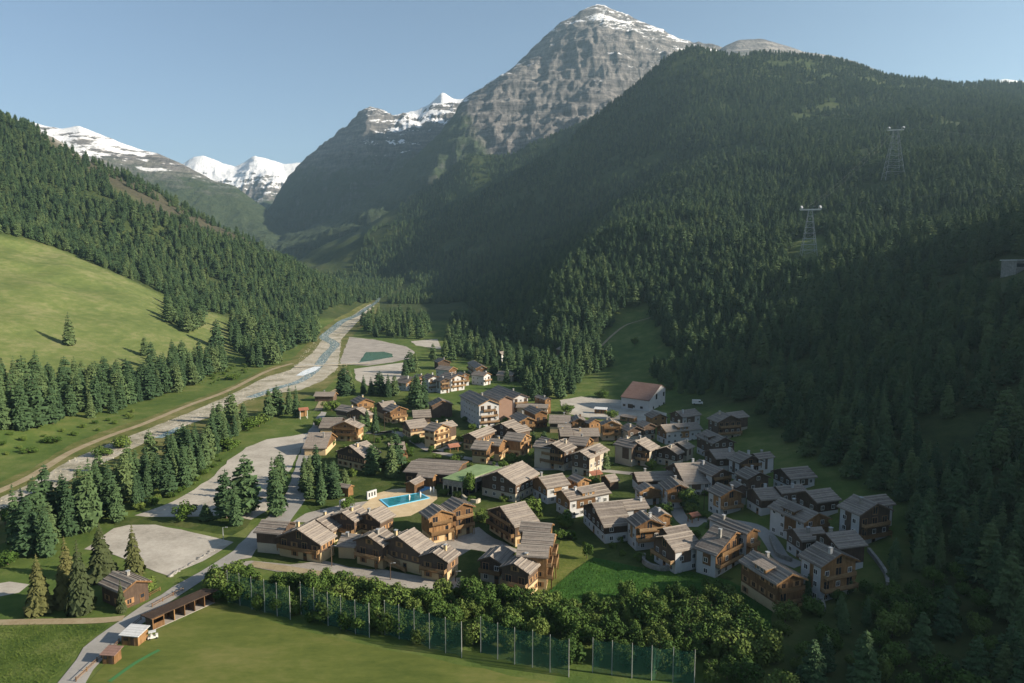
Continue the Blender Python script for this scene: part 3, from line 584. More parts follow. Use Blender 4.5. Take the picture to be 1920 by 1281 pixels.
grove([(566,942),(600,948),(640,932),(655,908),(605,872),(572,880)], 5.5, 8, 13, 'green conifer in the garden grove between the road and the chalets', 'garden grove by the road')
pines([(594,908,80),(603,935,62),(625,930,55)], 'tall light green larch in the garden grove beside the road', 'garden grove by the road', 0.9)
pines([(735,895,82),(742,880,76)], 'tall dark conifer standing in front of the chalet roofs above the pool', 'conifers among the upper chalets', 1.3)
pines([(696,890,60),(702,880,52)], 'light green larch on the lawn left of the tall dark conifer', 'conifers among the upper chalets', 1.1)
pines([(678,815,40),(704,812,48),(688,800,34)], 'green conifer on the lawn between the four upper left chalets', 'conifers among the upper chalets')
pines([(645,742,60),(655,740,56)], 'dark broad conifer standing beside the far gravel lot', 'conifers behind the upper chalets', 1.35)
pines([(682,738,36),(712,742,48),(728,744,44),(740,742,40),(696,740,34)], 'dark conifer in the row behind the upper left chalets', 'conifers behind the upper chalets', 1.15)
pines([(782,768,72),(795,765,64),(775,760,58)], 'tall dark conifer between the hotel and the white apartment house', 'conifers beside the hotel', 1.3)
pines([(768,700,44),(780,698,40),(760,706,34)], 'green conifer left of the first pale roofs of the old hamlet', 'conifers at the old hamlet', 1.2)
pines([(812,675,32),(835,672,40),(848,678,44),(862,668,34),(880,676,34),(900,668,36),(915,682,40),(940,672,34)], 'conifer on the shadow edge behind the old hamlet', 'conifers behind the old hamlet', 1.05)
pines([(900,700,34),(925,705,38),(960,708,44),(975,715,40),(870,722,30),(950,718,38)], 'green conifer between the houses of the old hamlet', 'conifers behind the old hamlet', 1.15)
grove([(985,735),(1000,752),(1050,748),(1080,735),(1085,715),(1020,715),(990,720)], 6.5, 16, 22, 'tall green conifer in the grove behind the upper car park', 'grove behind the upper car park')
grove([(1000,715),(1085,712),(1140,690),(1140,665),(1100,660),(1010,690)], 8, 17, 24, 'tall conifer in the grove left of the grassy clearing', 'grove behind the upper car park')
grove([(822,668),(850,650),(930,652),(1000,688),(1000,722),(962,716),(925,690),(880,672)], 8, 12, 19, 'conifer in the shaded belt behind the roofs of the old hamlet', 'conifers behind the old hamlet', 1.1)
grove([(832,640),(850,606),(920,598),(1000,606),(1020,650),(940,646),(880,640)], 9.5, 15, 22, 'conifer added to darken the shaded meadow far behind the old hamlet', 'conifers behind the old hamlet', 1.15)  # trees added over a shaded meadow to darken it
grove([(680,612),(690,632),(740,634),(790,636),(806,630),(800,605),(750,598),(700,600)], 11, 20, 25, 'conifer in the square wood beside the retention basin', 'wood beside the basin')
grove([(1215,690),(1245,735),(1330,745),(1400,742),(1460,790),(1520,850),(1600,900),(1700,930),(1760,880),(1680,800),(1500,740),(1330,690)], 7, 11, 18, 'dark conifer at the foot of the shaded slope behind the chalets', 'dark wood behind the chalets')
grove([(1700,960),(1720,1010),(1800,1080),(1900,1150),(1960,1150),(1960,1000),(1850,960),(1750,930)], 6.5, 10, 16, 'dark conifer in the deep shade right of the last chalets', 'dark wood behind the chalets')
pines([(1345,738,34),(1385,752,38),(1425,775,42),(1450,800,46),(1480,828,46),(1512,855,48),(1550,872,50),(1590,896,54),(1640,918,54),(1690,940,58),(1715,975,60),(1560,850,46),(1430,740,44)], 'dark conifer in the front edge of the wood directly behind the shaded chalets', 'dark wood behind the chalets', 1.25)
pines([(1515,1120,50),(1880,1290,100),(1790,1290,60),(1590,1110,42),(1500,1300,60)], 'dark conifer in the shaded bottom of the slope below the last chalets', 'trees below the last chalets', 1.2)
pines([(1292,955,46),(1332,990,22),(1355,945,36)], 'young conifer in the gardens between the right hand chalets', 'trees between the shaded chalets', 1.3)
pines([(1000,830,24),(1020,832,26),(845,800,20),(1135,880,36),(1128,878,26)], 'thin conifer between the middle chalets', 'trees between the middle chalets')

# low scrub at the bottom right, darker leaves and conifers standing in for deep shade
SH = scatter([(1430,1200),(1500,1140),(1600,1120),(1680,1040),(1740,1040),(1800,1090),(1920,1170),(1960,1290),(1960,1330),(1430,1330)], 4.6)
for x, y in SH:
    if random.random() < .3: PINES.append((x, y, random.uniform(5, 12), random.uniform(.9, 1.3), 'dark young conifer in the shade at the bottom of the slope', 'scrub in the shade')); continue
    tree('leafy_bush', THICK[random.randrange(5)], LTRUNK, (x, y, ground(x, y) - 0.3), random.uniform(2.5, 7), random.uniform(0.8, 1.2), 'dark bush in the shaded scrub at the bottom of the slope', 'bush', 'scrub in the shade')


# the woods on the slopes, cells in perspective-free ground coordinates
def wood():
    out = []
    def cell(x0, x1, y0, y1, gap, h0, h1):
        nx_, ny_ = int((x1 - x0) / gap), int((y1 - y0) / gap)
        a, b_ = np.meshgrid(np.arange(nx_), np.arange(ny_)); x = x0 + (a.ravel() + RNG.uniform(0, 1, a.size)) * gap; y = y0 + (b_.ravel() + RNG.uniform(0, 1, a.size)) * gap
        out.append((x, y, RNG.uniform(h0, h1, a.size)))
    cell(-750, 1150, 380, 700, 6.2, 8, 20); cell(-900, 1300, 700, 1100, 6.6, 8, 19); cell(-1150, 1750, 1100, 1700, 7.6, 8, 18); cell(-400, 1900, 1700, 2540, 9.2, 8, 17)
    cell(95, 420, 120, 380, 6.0, 8, 15)
    x = np.concatenate([o[0] for o in out]); y = np.concatenate([o[1] for o in out]); h = np.concatenate([o[2] for o in out]); z = groundv(x, y)
    px, py, d = to_px(x, y, z); fl = np.interp(y, YS, FL[:, 0]); up = z - fl
    ok = (px > -140) & (px < 2060) & (py < 1330) & (py > 20)
    on = (up > 5) | ((y > 880) & (x > -40)) | ((y > 1150))
    on &= ~(inpoly(px, py, MEADOW_PX) & (y < 790)) & ~(inpoly(px, py, CLEAR_PX) & (y < 700))
    on &= ~((y < 760) & (y > 380) & (px < 470) & (px > -60) & (up < 30) & (py > 600))              # meadow foot has its own groves
    on &= ~((y < 400) & (x < 30))
    on &= ~inpoly(px, py, [(1200, 640), (1320, 690), (1430, 742), (1530, 840), (1640, 900), (1720, 960), (1720, 1040), (1640, 1120), (1500, 1200), (1500, 1340), (1000, 1340), (1000, 700)])
    rv = np.interp(y, [600, 800, 970, 1100, 1300, 1500], [-150, -215, -230, -230, -225, -225]); on &= ~((np.abs(x - rv) < np.where(y > 1050, 16, 30)) & (up < 12))
    on &= ~inpoly(px, py, [(1480, 455), (1530, 440), (1560, 470), (1540, 500), (1470, 520)]) | (y > 800)
    on &= ~(inpoly(px, py, [(1860, 480), (1960, 480), (1960, 520), (1850, 515)]) & (y < 480))
    tp_ = to_px(x, y, z + h)[1]; on &= ~((px > 1835) & (px < 2000) & (y < 385) & (tp_ < 512))
    gl = inpoly(px, py, [(205, 345), (240, 352), (330, 395), (345, 415), (270, 392), (215, 365)]) | inpoly(px, py, [(50, 225), (70, 220), (120, 250), (165, 285), (160, 300), (110, 275)]) | inpoly(px, py, [(490, 470), (510, 472), (512, 480), (495, 480)])
    on &= ~(gl & (y > 900) & (y < 1300))
    hth = inpoly(px, py, [(40,212),(130,250),(330,385),(480,440),(560,480),(500,476),(330,430),(200,345),(90,275)]) & (y > 950) & (y < 1300); on &= ~hth | (RNG.uniform(0, 1, x.size) < 0.4)
    dens = fbm(x / 70, y / 70, 4, 77); on &= (RNG.uniform(0, 1, x.size) < np.clip(1.3 - 1.5 * np.maximum(dens - 0.52, 0) * 4, 0.08, 1))
    # what the near crest hides is left out
    k = ok & on; x, y, z, h, px, d = [q[k] for q in (x, y, z, h, px, d)]
    vis = np.ones(len(x), bool); s = (z + h + 12 - CZ) / y; u = x / y
    for f in np.linspace(0.25, 0.985, 60): vis &= (groundv(u * y * f, y * f) - CZ) / (y * f) < s
    return x[vis], y[vis], z[vis], h[vis]
WX, WY, WZ, WH = wood()
for o_ in range(len(PINES)):
    pass
allp = [(p[2] / p[1], i, 0) for i, p in enumerate(PINES)] + [(WH[i] / WY[i], i, 1) for i in range(len(WX))]
allp.sort(reverse=True)
singles = 0; rest = []; first_crowns = []
def wood_label(x, y):
    px = CX + F * x / y
    if y < 400: return 'dark conifer in the deep shade of the slope right of the last chalets', 'dark wood behind the chalets'
    if px < 700: return 'conifer on the wooded slope left of the river', 'conifers on the slopes'
    return 'conifer on the lower part of the wooded slope right of the clearing', 'conifers on the slopes'
for s_, i, kind_ in allp:
    if kind_ == 0: x, y, h, wd, lab, grp = PINES[i]; z = ground(x, y)
    else: x, y, z, h = float(WX[i]), float(WY[i]), float(WZ[i]), float(WH[i]); wd = random.uniform(0.85, 1.25); lab, grp = wood_label(x, y)
    if singles < 300:
        ci = singles if singles < 4 else random.randrange(4)
        e = tree('conifer_tree', CROWNS[ci], TRUNK, (x, y, z - 0.2), h, wd, lab, 'conifer', grp); singles += 1
        if len(first_crowns) < 4: first_crowns.append(e.children[0])
    else: rest.append((x, y, z - 0.2, h, wd))
print('conifers:', len(PINES), 'on slopes', len(WX), 'rest', len(rest))
rest = np.array(rest)
def instancer(name, pts, rot, scl, var, sources):
    me = bpy.data.meshes.new(name); me.vertices.add(len(pts)); me.vertices.foreach_set('co', pts.astype(np.float32).ravel())
    for an, ty, av in (('rz', 'FLOAT', rot), ('sc', 'FLOAT_VECTOR', scl), ('var', 'INT', var)):
        a_ = me.attributes.new(an, ty, 'POINT'); a_.data.foreach_set('vector' if ty == 'FLOAT_VECTOR' else 'value', np.ascontiguousarray(av).astype(np.int32 if ty == 'INT' else np.float32).ravel())
    o = link(bpy.data.objects.new(name, me)); g = bpy.data.node_groups.new(name, 'GeometryNodeTree')
    g.interface.new_socket('Geometry', in_out='INPUT', socket_type='NodeSocketGeometry'); g.interface.new_socket('Geometry', in_out='OUTPUT', socket_type='NodeSocketGeometry')
    gi = g.nodes.new('NodeGroupInput'); go = g.nodes.new('NodeGroupOutput'); ip = g.nodes.new('GeometryNodeInstanceOnPoints'); j = g.nodes.new('GeometryNodeGeometryToInstance')
    for s in reversed(sources):
        oi = g.nodes.new('GeometryNodeObjectInfo'); oi.inputs['Object'].default_value = s; oi.inputs['As Instance'].default_value = False; oi.transform_space = 'ORIGINAL'
        gi2 = g.nodes.new('GeometryNodeGeometryToInstance'); g.links.new(oi.outputs['Geometry'], gi2.inputs[0])
        if s is sources[-1]: jn = g.nodes.new('GeometryNodeJoinGeometry')
        g.links.new(gi2.outputs[0], jn.inputs[0])
    g.nodes.remove(j)
    def na(nm, ty):
        q = g.nodes.new('GeometryNodeInputNamedAttribute'); q.data_type = ty; q.inputs['Name'].default_value = nm; return q.outputs['Attribute']
    cx = g.nodes.new('ShaderNodeCombineXYZ'); g.links.new(na('rz', 'FLOAT'), cx.inputs[2])
    g.links.new(gi.outputs[0], ip.inputs['Points']); g.links.new(jn.outputs[0], ip.inputs['Instance']); ip.inputs['Pick Instance'].default_value = True
    g.links.new(na('var', 'INT'), ip.inputs['Instance Index']); g.links.new(cx.outputs[0], ip.inputs['Rotation']); g.links.new(na('sc', 'FLOAT_VECTOR'), ip.inputs['Scale'])
    g.links.new(ip.outputs[0], go.inputs[0]); md = o.modifiers.new('scatter', 'NODES'); md.node_group = g
    return tag(o, kind='stuff')
n = len(rest)
instancer('conifer_forest', rest[:, :3], RNG.uniform(0, 6.28, n), np.stack([rest[:, 3] ** .8 * 1.75 * rest[:, 4] * 1.18, rest[:, 3] ** .8 * 1.75 * rest[:, 4] * 1.18, rest[:, 3]], -1), RNG.integers(0, 4, n), first_crowns)

# spruces round the log house by the road
for (px, py, hpx, wd, lab) in [(75,1150,112,1.0,'broad olive spruce farthest left of those round the log house'), (128,1135,130,0.85,'tall dark spruce second from the left beside the log house'),
        (152,1150,140,0.9,'tall sunlit olive spruce just left of the log house'), (192,1088,108,1.15,'dark broad spruce standing behind the log house roof'), (252,1082,100,0.95,'pointed spruce with bare ridged outline right behind the log house'),
        (228,1148,62,0.75,'slim young spruce in front of the log house chimney')]:
    q = hit(px, py); tree('spruce_tree', SPRUCE[len(lab) % 3], TRUNK, (q.x, q.y, q.z), hpx * q.y / F * 1.1, wd, lab, 'spruce', 'spruces round the log house')
# broad-leaved trees and bushes standing singly
for (px, py, hpx, wd, k, lab) in [(348,975,40,1.05,1,'round deep green bush alone on the car park verge'), (880,930,48,0.8,0,'light birch in front of the green flat roof'), (1003,968,44,1.1,1,'bright yellow green tree between two large chalets'),
        (1100,1048,36,0.7,0,'slim green tree on the lit lawn by the terraced chalets'), (1056,985,32,1.2,1,'dark rounded bush on the lawn before the white and orange chalet'), (1146,785,20,1.25,1,'round bush beside the kiosk on the upper car park'),
        (905,965,14,1.0,0,'small young tree on the lawn corner by the lit balcony chalet'), (1290,955,40,1.0,0,'dark leafy tree before the sunlit timber gable'), (1250,965,26,1.0,1,'low dark bush left of the shaded path'), (1070,1010,20,1.3,1,'bushy shrub at the end of the lawn path'),
        (1575,1105,46,0.95,0,'dark leafy tree in front of the tall white chalet'), (920,862,16,1.6,1,'green shrub on the terrace below the sunlit chalets'), (958,868,22,1.2,1,'round shrub in front of the large barn roof'), (820,900,16,1.2,1,'small round shrub beside the pool hut'),
        (652,960,30,0.9,0,'small dark tree beside the pool wall'), (1065,775,20,1.4,1,'bushy green shrub at the corner of the upper car park'), (622,770,22,1.4,1,'light green shrub by the lane sign board'), (600,800,20,1.2,1,'round shrub at the roadside roof'), (270,1112,34,1.3,1,'dense shrub beside the road right of the log house'),
        (245,1125,22,1.0,1,'small shrub at the log house fence'), (430,842,24,1.6,1,'pale green bush at the bend of the car park'), (486,800,26,1.6,1,'light green bush at the upper end of the wooded strip'), (470,806,24,1.4,1,'green bush beside the grass at the upper car park end'), (225,840,26,1.8,1,'grey green willow bush on the river gravel'),
        (195,855,22,1.7,1,'grey green willow bush lower on the river gravel'), (300,905,30,1.2,0,'leafy tree in the wooded strip above the car park edge'), (395,700,16,1.5,1,'light bush on the river bank below the conifers'), (440,712,14,1.8,1,'yellow green bush at the river bank bend'), (100,830,16,2.0,1,'low bush on the bank below the tall conifers'), (55,850,14,2.0,1,'low grey green bush on the left bank'),
        (1245,915,16,1.4,1,'bright green bush beside the small timber hut'), (1330,975,14,1.2,1,'bright small bush in the shaded gardens'), (1190,650,18,0.9,0,'small tree beside the path on the clearing'), (1130,745,16,1.8,1,'low bush left of the white hall'),
        (15,1060,34,1.4,1,'grey leafless bush at the wooded strip end'), (40,1010,20,1.6,1,'green bush beside the gravel patch'), (10,985,34,1.0,0,'leafy tree at the wooded strip corner')]:
    q = hit(px, py); hh = hpx * q.y / F * 1.08
    if k: tree('leafy_bush', BUSHY[len(lab) % 4], LTRUNK, (q.x, q.y, q.z - 0.1), hh, wd, lab, 'bush', 'single bushes')
    else: tree('leafy_tree', LEAFY[len(lab) % 4], LTRUNK, (q.x, q.y, q.z - 0.1), hh, wd, lab, 'tree', 'single leafy trees')
for px_, gap, h0, h1, lab, grp in [([(258,962),(325,936),(398,886),(436,842),(424,834),(378,878),(312,922),(248,946)], 4.2, 1.2, 3.2, 'low bush along the grassy edge between the wooded strip and the gravel car park', 'bushes along the car park edge'),
        ([(0,812),(70,818),(160,800),(250,772),(255,786),(160,818),(70,846),(0,862)], 7, 1.2, 3.0, 'low bush at the foot of the left bank wood above the river track', 'bushes on the left bank'),
        ([(395,722),(430,712),(480,692),(478,680),(430,690),(395,702)], 6, 1.2, 3.0, 'low bush on the river bank beside the conifers at the meadow end', 'bushes on the left bank')]:
    for x, y in scatter(px_, gap): tree('leafy_bush', BUSHY[random.randrange(4)], LTRUNK, (x, y, ground(x, y) - .2), random.uniform(h0, h1), random.uniform(1.0, 1.6), lab, 'bush', grp)
# the thicket behind the nets
TH = scatter([(385,1098),(430,1085),(520,1092),(620,1100),(700,1120),(800,1118),(880,1112),(960,1130),(1060,1142),(1180,1130),(1300,1112),(1360,1122),(1395,1180),(1405,1290),(1360,1290),(1290,1275),(1160,1255),(1030,1238),(900,1218),(760,1198),(640,1178),(520,1152),(430,1128),(395,1118)], 2.8)
TH.sort(key=lambda q: -q[1])
for x, y in TH:
    px = CX + F * x / y; far = 'left end' if px < 640 else ('middle' if px < 1000 else ('right part' if px < 1300 else 'shaded right end'))
    h = random.uniform(3.2, 6.2) if random.random() < .85 else random.uniform(6, 7.5)
    k = random.random() < 0.75
    tree('thicket_bush' , THICK[random.randrange(5)], LTRUNK, (x, y, ground(x, y) - 0.3), h, random.uniform(0.75, 1.15),
         'dense green bush in the %s of the thicket behind the ball nets' % far, 'bush', 'thicket behind the ball nets')
# ------------------------------------------------------------------ grass tufts on the tall meadow and the rough meadow
def tuft(seed, n=16):
    r = random.Random(seed); V = []; Fc = []
    for _ in range(n):
        a = r.random() * 6.28; d = r.random() * 0.5; x, y = math.cos(a) * d, math.sin(a) * d; w = r.uniform(0.03, 0.07); la = r.random() * 6.28; h = r.uniform(0.5, 1.0); ln = r.uniform(0.05, 0.35)
        k = len(V); V.extend([(x - w * math.sin(la), y + w * math.cos(la), 0), (x + w * math.sin(la), y - w * math.cos(la), 0), (x + ln * math.cos(la), y + ln * math.sin(la), h)]); Fc.append((k, k + 1, k + 2))
    return V, Fc

def grass(name, px, gap, h0, h1, m):
    P = scatter(px, gap); V = []; Fc = []
    for x, y in P:
        tv, tf = TUFTS[random.randrange(4)]; h = random.uniform(h0, h1); w = gap * random.uniform(.7, 1.1); z = ground(x, y) + .05; n = len(V)
        V.extend([(x + a * w, y + b_ * w, z + c * h) for a, b_, c in tv]); Fc.extend([tuple(n + i for i in f) for f in tf])
    tag(link(bpy.data.objects.new(name, to_mesh(name, V, Fc, m))), kind='stuff'); print(name, len(P))
TUFTS = [tuft(i, 10) for i in range(4)]
M['blade'] = leaf_mat('grass_blades', (0.05, 0.085, 0.016), (0.09, 0.13, 0.025), (0.17, 0.19, 0.06), 0.12)
M['blade_dark'] = leaf_mat('lush_grass_blades', (0.028, 0.075, 0.014), (0.05, 0.115, 0.02), (0.085, 0.15, 0.03), 0.1)
grass('rough_grass', [(2,1172),(120,1173),(200,1175),(145,1216),(85,1283),(2,1300)], 0.62, 0.25, 0.75, M['blade'])
grass('tall_grass', [(985,1148),(1040,1100),(1110,1050),(1180,1062),(1230,1072),(1290,1074),(1370,1092),(1440,1140),(1420,1175),(1250,1130),(1150,1120)], 0.8, 0.4, 1.1, M['blade_dark'])

def rubble(name, px, n, m):
    P = scatter(px, 1.6); random.shuffle(P); V = []; Fc = []
    for x, y in P[:n]:
        r = random.uniform(.12, .45); z = ground(x, y) + .1; k = len(V); a = random.random() * 6.28
        V.extend([(x + r * math.cos(a + q * 1.26) * random.uniform(.8, 1.3), y + r * math.sin(a + q * 1.26) * random.uniform(.8, 1.3), z - .1) for q in range(5)] + [(x + r * .5 * math.cos(a + q * 2.1), y + r * .5 * math.sin(a + q * 2.1), z + r * random.uniform(.4, .9)) for q in range(3)])
        Fc.extend([(k, k + 1, k + 5), (k + 1, k + 6, k + 5), (k + 1, k + 2, k + 6), (k + 2, k + 3, k + 6), (k + 3, k + 7, k + 6), (k + 3, k + 4, k + 7), (k + 4, k, k + 7), (k, k + 5, k + 7), (k + 5, k + 6, k + 7)])
    tag(link(bpy.data.objects.new(name, to_mesh(name, V, Fc, m))), kind='stuff'); print(name, len(P))
rubble('river_rubble', [(0,934),(60,906),(130,864),(200,834),(270,808),(350,776),(430,742),(500,707),(545,692),(572,657),(602,627),(640,600),(640,690),(602,716),(502,740),(398,780),(246,843),(124,904),(0,974)], 1500, M['bed'])

# ------------------------------------------------------------------ the chalets
def wood_mat(name, c0, c1, c2, ax=2):
    """boards: tone changes from board to board and with age"""
    t = NT(name, 0.85, 0.15); o = t.coord('Object'); r = t.rnd()
    a = t.noise(t.scaled(o, (3.2, 3.2, 0.35) if ax == 2 else (0.35, 0.35, 5)), 1.0, 4, 0.7); b_ = t.noise(o, 0.5, 4)
    k = t.math('ADD', t.math('MULTIPLY', a, 0.5), t.math('ADD', t.math('MULTIPLY', b_, 0.25), t.math('MULTIPLY', r, 0.25)))
    t.color(t.ramp(k, [(0.3, c0), (0.5, c1), (0.7, c2)])); t.bump(a, 0.4, 0.05); return t.m
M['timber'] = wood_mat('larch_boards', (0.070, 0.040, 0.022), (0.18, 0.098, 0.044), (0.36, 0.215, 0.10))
M['dark_timber'] = wood_mat('dark_boards', (0.045, 0.030, 0.022), (0.085, 0.058, 0.042), (0.14, 0.10, 0.075))  # darker brown version of the larch boards
M['rail'] = wood_mat('balcony_boards', (0.12, 0.072, 0.036), (0.23, 0.14, 0.068), (0.38, 0.26, 0.15), 0)
def plaster(name, c):
    t = NT(name, 0.9, 0.1); a = t.noise(t.coord('Object'), 0.7, 5, 0.7); q = tuple(x * 0.78 for x in c); t.color(t.mix(a, q, tuple(min(x * 1.12, 0.86) for x in c))); t.bump(t.noise(t.coord('Object'), 9, 3), 0.2, 0.03); return t.m
M['cream'] = plaster('cream_plaster', (0.50, 0.38, 0.22)); M['plaster'] = plaster('white_plaster', (0.47, 0.465, 0.46)); M['pale'] = plaster('pale_plaster', (0.44, 0.385, 0.30)); M['brownwall'] = plaster('brown_render', (0.24, 0.155, 0.115))
def roof_mat(name, c0, c1, c2):
    t = NT(name, 0.8, 0.25); o = t.coord('Object'); r = t.rnd(); y = t.sep(o)[1]
    rows = t.math('FRACT', t.math('MULTIPLY', y, 1.35)); a = t.noise(t.scaled(o, (2.2, 0.9, 1)), 1.0, 3, 0.8); b_ = t.noise(t.scaled(o, (0.25, 1.35, 1)), 1.0, 2); g = t.noise(o, 0.13, 4, 0.7)
    k = t.math('ADD', t.math('ADD', t.math('MULTIPLY', a, 0.34), t.math('MULTIPLY', b_, 0.30)), t.math('ADD', t.math('MULTIPLY', g, 0.26), t.math('MULTIPLY', r, 0.14)))
    c = t.ramp(k, [(0.34, c0), (0.5, c1), (0.66, c2)])
    edge = t.math('LESS_THAN', rows, 0.16); c = t.mix(t.math('MULTIPLY', edge, 0.55), c, tuple(x * 0.5 for x in c0))
    t.color(c); t.bump(t.math('ADD', t.math('MULTIPLY', rows, 0.6), a), 0.6, 0.08); return t.m
M['roof'] = roof_mat('larch_shingles', (0.095, 0.078, 0.066), (0.185, 0.155, 0.132), (0.30, 0.255, 0.215))
M['roof_red'] = roof_mat('red_tiles', (0.19, 0.075, 0.045), (0.28, 0.115, 0.07), (0.36, 0.17, 0.11)); M['roof_brown'] = roof_mat('brown_sheet', (0.15, 0.085, 0.065), (0.20, 0.12, 0.095), (0.25, 0.16, 0.13)); M['roof_light'] = roof_mat('pale_sheets', (0.42, 0.42, 0.42), (0.52, 0.52, 0.52), (0.60, 0.60, 0.60))
M['batten'] = mat('roof_batten', (0.27, 0.235, 0.20), 0.8); M['slot'] = mat('roof_slot', (0.06, 0.055, 0.05), 0.9)
M['glass'] = mat('window_glass', (0.018, 0.022, 0.028), 0.08, 0.6); M['frame'] = mat('window_frame', (0.30, 0.17, 0.08), 0.7); M['wframe'] = mat('white_frame', (0.62, 0.60, 0.56), 0.7); M['stone'] = ground_mat('stone', (0.16, 0.15, 0.135), (0.24, 0.225, 0.205), (0.33, 0.31, 0.28), 0.8, 2.5, 0.6, 0.1); M['metal'] = mat('grey_metal', (0.30, 0.31, 0.32), 0.45, 0.5)
def window_mesh(name, w, h, fm, shutters=True):
    b = MB(); f = 0.11
    b.box(-w/2, w/2, -0.02, 0.07, 0, f); b.box(-w/2, w/2, -0.02, 0.07, h - f, h); b.box(-w/2, -w/2 + f, -0.02, 0.07, f, h - f); b.box(w/2 - f, w/2, -0.02, 0.07, f, h - f); b.box(-0.04, 0.04, -0.02, 0.06, f, h - f)
    b.box(-w/2 + f, w/2 - f, -0.02, 0.035, f, h - f, 1)
    if shutters:
        for s in (-1, 1): b.box(min(s * (w/2 + .02), s * (w/2 + .5)), max(s * (w/2 + .02), s * (w/2 + .5)), 0.0, 0.06, 0.02, h - 0.02, 0)
    return b.mesh(name, [fm, M['glass']])
WIN = window_mesh('window', 1.15, 1.25, M['frame']); WINW = window_mesh('window', 1.15, 1.25, M['wframe'], False); FRW = window_mesh('french_window', 1.7, 2.05, M['frame'], False)
b = MB(); b.box(-0.55, 0.55, -0.02, 0.07, 0, 2.1); b.box(-0.42, 0.42, 0.07, 0.085, 1.1, 1.9, 1); DOOR = b.mesh('door', [M['timber'], M['glass']])
CAMV = Vector((0, 0, CZ)); TP = 0.44
CROP = {2: (440, 880, 4.174), 3: (850, 880, 4.174), 4: (1180, 860, 3.556), 5: (540, 720, 5.333), 6: (820, 740, 5.333), 7: (1140, 740, 5.333), 8: (730, 620, 5.333), 9: (1000, 560, 4.0), 1: (0, 900, 3.362)}
def cp(c, q): o = CROP[c]; return (o[0] + q[0] / o[2], o[1] + q[1] / o[2])
BUILT = []
def chalet(c, r1, r2, e, H, style, label, group, opt='', name='chalet', tp=TP, cat='chalet', roofm='roof'):
    rr = random.Random(int(r1[0] * 7 + r1[1] * 13 + c))
    A = hit(*cp(c, r1), H)
    if A is None: print('NO HIT', label); return
    B = plane_hit(*cp(c, r2), A.z); w = 4.0
    ax = Vector((A.x - B.x, A.y - B.y)); Ln = ax.length; ax.normalize(); nrm = Vector((-ax.y, ax.x))
    for _ in range(12):
        E = plane_hit(*cp(c, e), A.z - tp * w); w = 0.5 * w + 0.5 * abs((Vector((E.x, E.y)) - Vector((A.x, A.y))).dot(nrm))
    w0, L0 = w, Ln; w = min(max(w, 1.6), 9.5); Ln = min(max(Ln, 2.4), 30)
    mid = Vector((A.x, A.y)) - ax * (Ln / 2); g = min(ground(mid.x + ax.x * a * Ln / 2 + nrm.x * b_ * w, mid.y + ax.y * a * Ln / 2 + nrm.y * b_ * w) for a in (-1, 0, 1) for b_ in (-1, 0, 1))
    H = A.z - g; BUILT.append((label[:40], round(L0, 1), round(w0, 1), round(H, 1), round(A.y)))
    root = empty(name, (mid.x, mid.y, g), math.atan2(ax.y, ax.x)); tag(root, label, cat, group)
    sm = min(1.0, w / 4.0, Ln / 7.0); og = 0.65 * sm; oe = 0.7 * sm; hx = Ln / 2 - og; hy = w - oe; he = H - tp * w; hw = H - tp * hy; th = 0.24
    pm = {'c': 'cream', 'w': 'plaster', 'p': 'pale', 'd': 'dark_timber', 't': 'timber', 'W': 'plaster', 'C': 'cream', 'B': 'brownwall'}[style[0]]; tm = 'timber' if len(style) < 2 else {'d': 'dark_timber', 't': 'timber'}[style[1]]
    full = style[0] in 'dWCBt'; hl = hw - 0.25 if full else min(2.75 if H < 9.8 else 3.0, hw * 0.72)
    if 'h' in opt: hl = min(5.4, hw - 0.6)
    b = MB()
    if not full and style[0] in 'wp' and not (style == 'wd' and rr.random() < 0.5) and not (style == 'pd' and rr.random() < 0.4):
        b.prism([(-hy, -2.0), (hy, -2.0), (hy, hw - 0.1), (0, H - 0.12), (-hy, hw - 0.1)], -hx, hx); b.build('wall', M[pm], root)
        for s in (-1, 1):
            b = MB(); b.prism([(-hy - .03, hl), (hy + .03, hl), (hy + .03, hw - 0.1), (0, H - 0.12), (-hy - .03, hw - 0.1)], s * hx - .02 if s > 0 else -hx - .08, hx + .08 if s > 0 else -hx + .02); b.build('timber_gable', M[tm], root)
        x0, x1 = sorted((rr.uniform(-.5, -.1) * hx, rr.uniform(.1, .75) * hx))
        for s in (-1, 1):
            if s * nrm.dot(Vector((-mid.x, -mid.y))) > 0 and rr.random() < 0.8: b = MB(); b.box(x0, x1, min(s * hy, s * (hy + .07)), max(s * hy, s * (hy + .07)), hl - .1, hw - .12); b.build('timber_panel', M[tm], root)
    elif full: b.prism([(-hy, -2.0), (hy, -2.0), (hy, hw - 0.1), (0, H - 0.12), (-hy, hw - 0.1)], -hx, hx); b.build('wall', M[pm], root)
    else:
        b.box(-hx, hx, -hy, hy, -2.0, hl); b.build('wall', M[pm], root)
        b = MB(); q = 0.06; b.prism([(-hy - q, hl), (hy + q, hl), (hy + q, hw - 0.1), (0, H - 0.12), (-hy - q, hw - 0.1)], -hx - q, hx + q)
        for zz in (hl, (hl + hw) / 2):
            b.box(hx + q, hx + q + 0.05, -hy, hy, zz, zz + 0.16)
        b.build('timber_storey', M[tm], root)
    # roof: two slabs, course boards, ridge cap
    b = MB(); hxr = Ln / 2; n_ = Vector((0, tp, 1)).normalized()
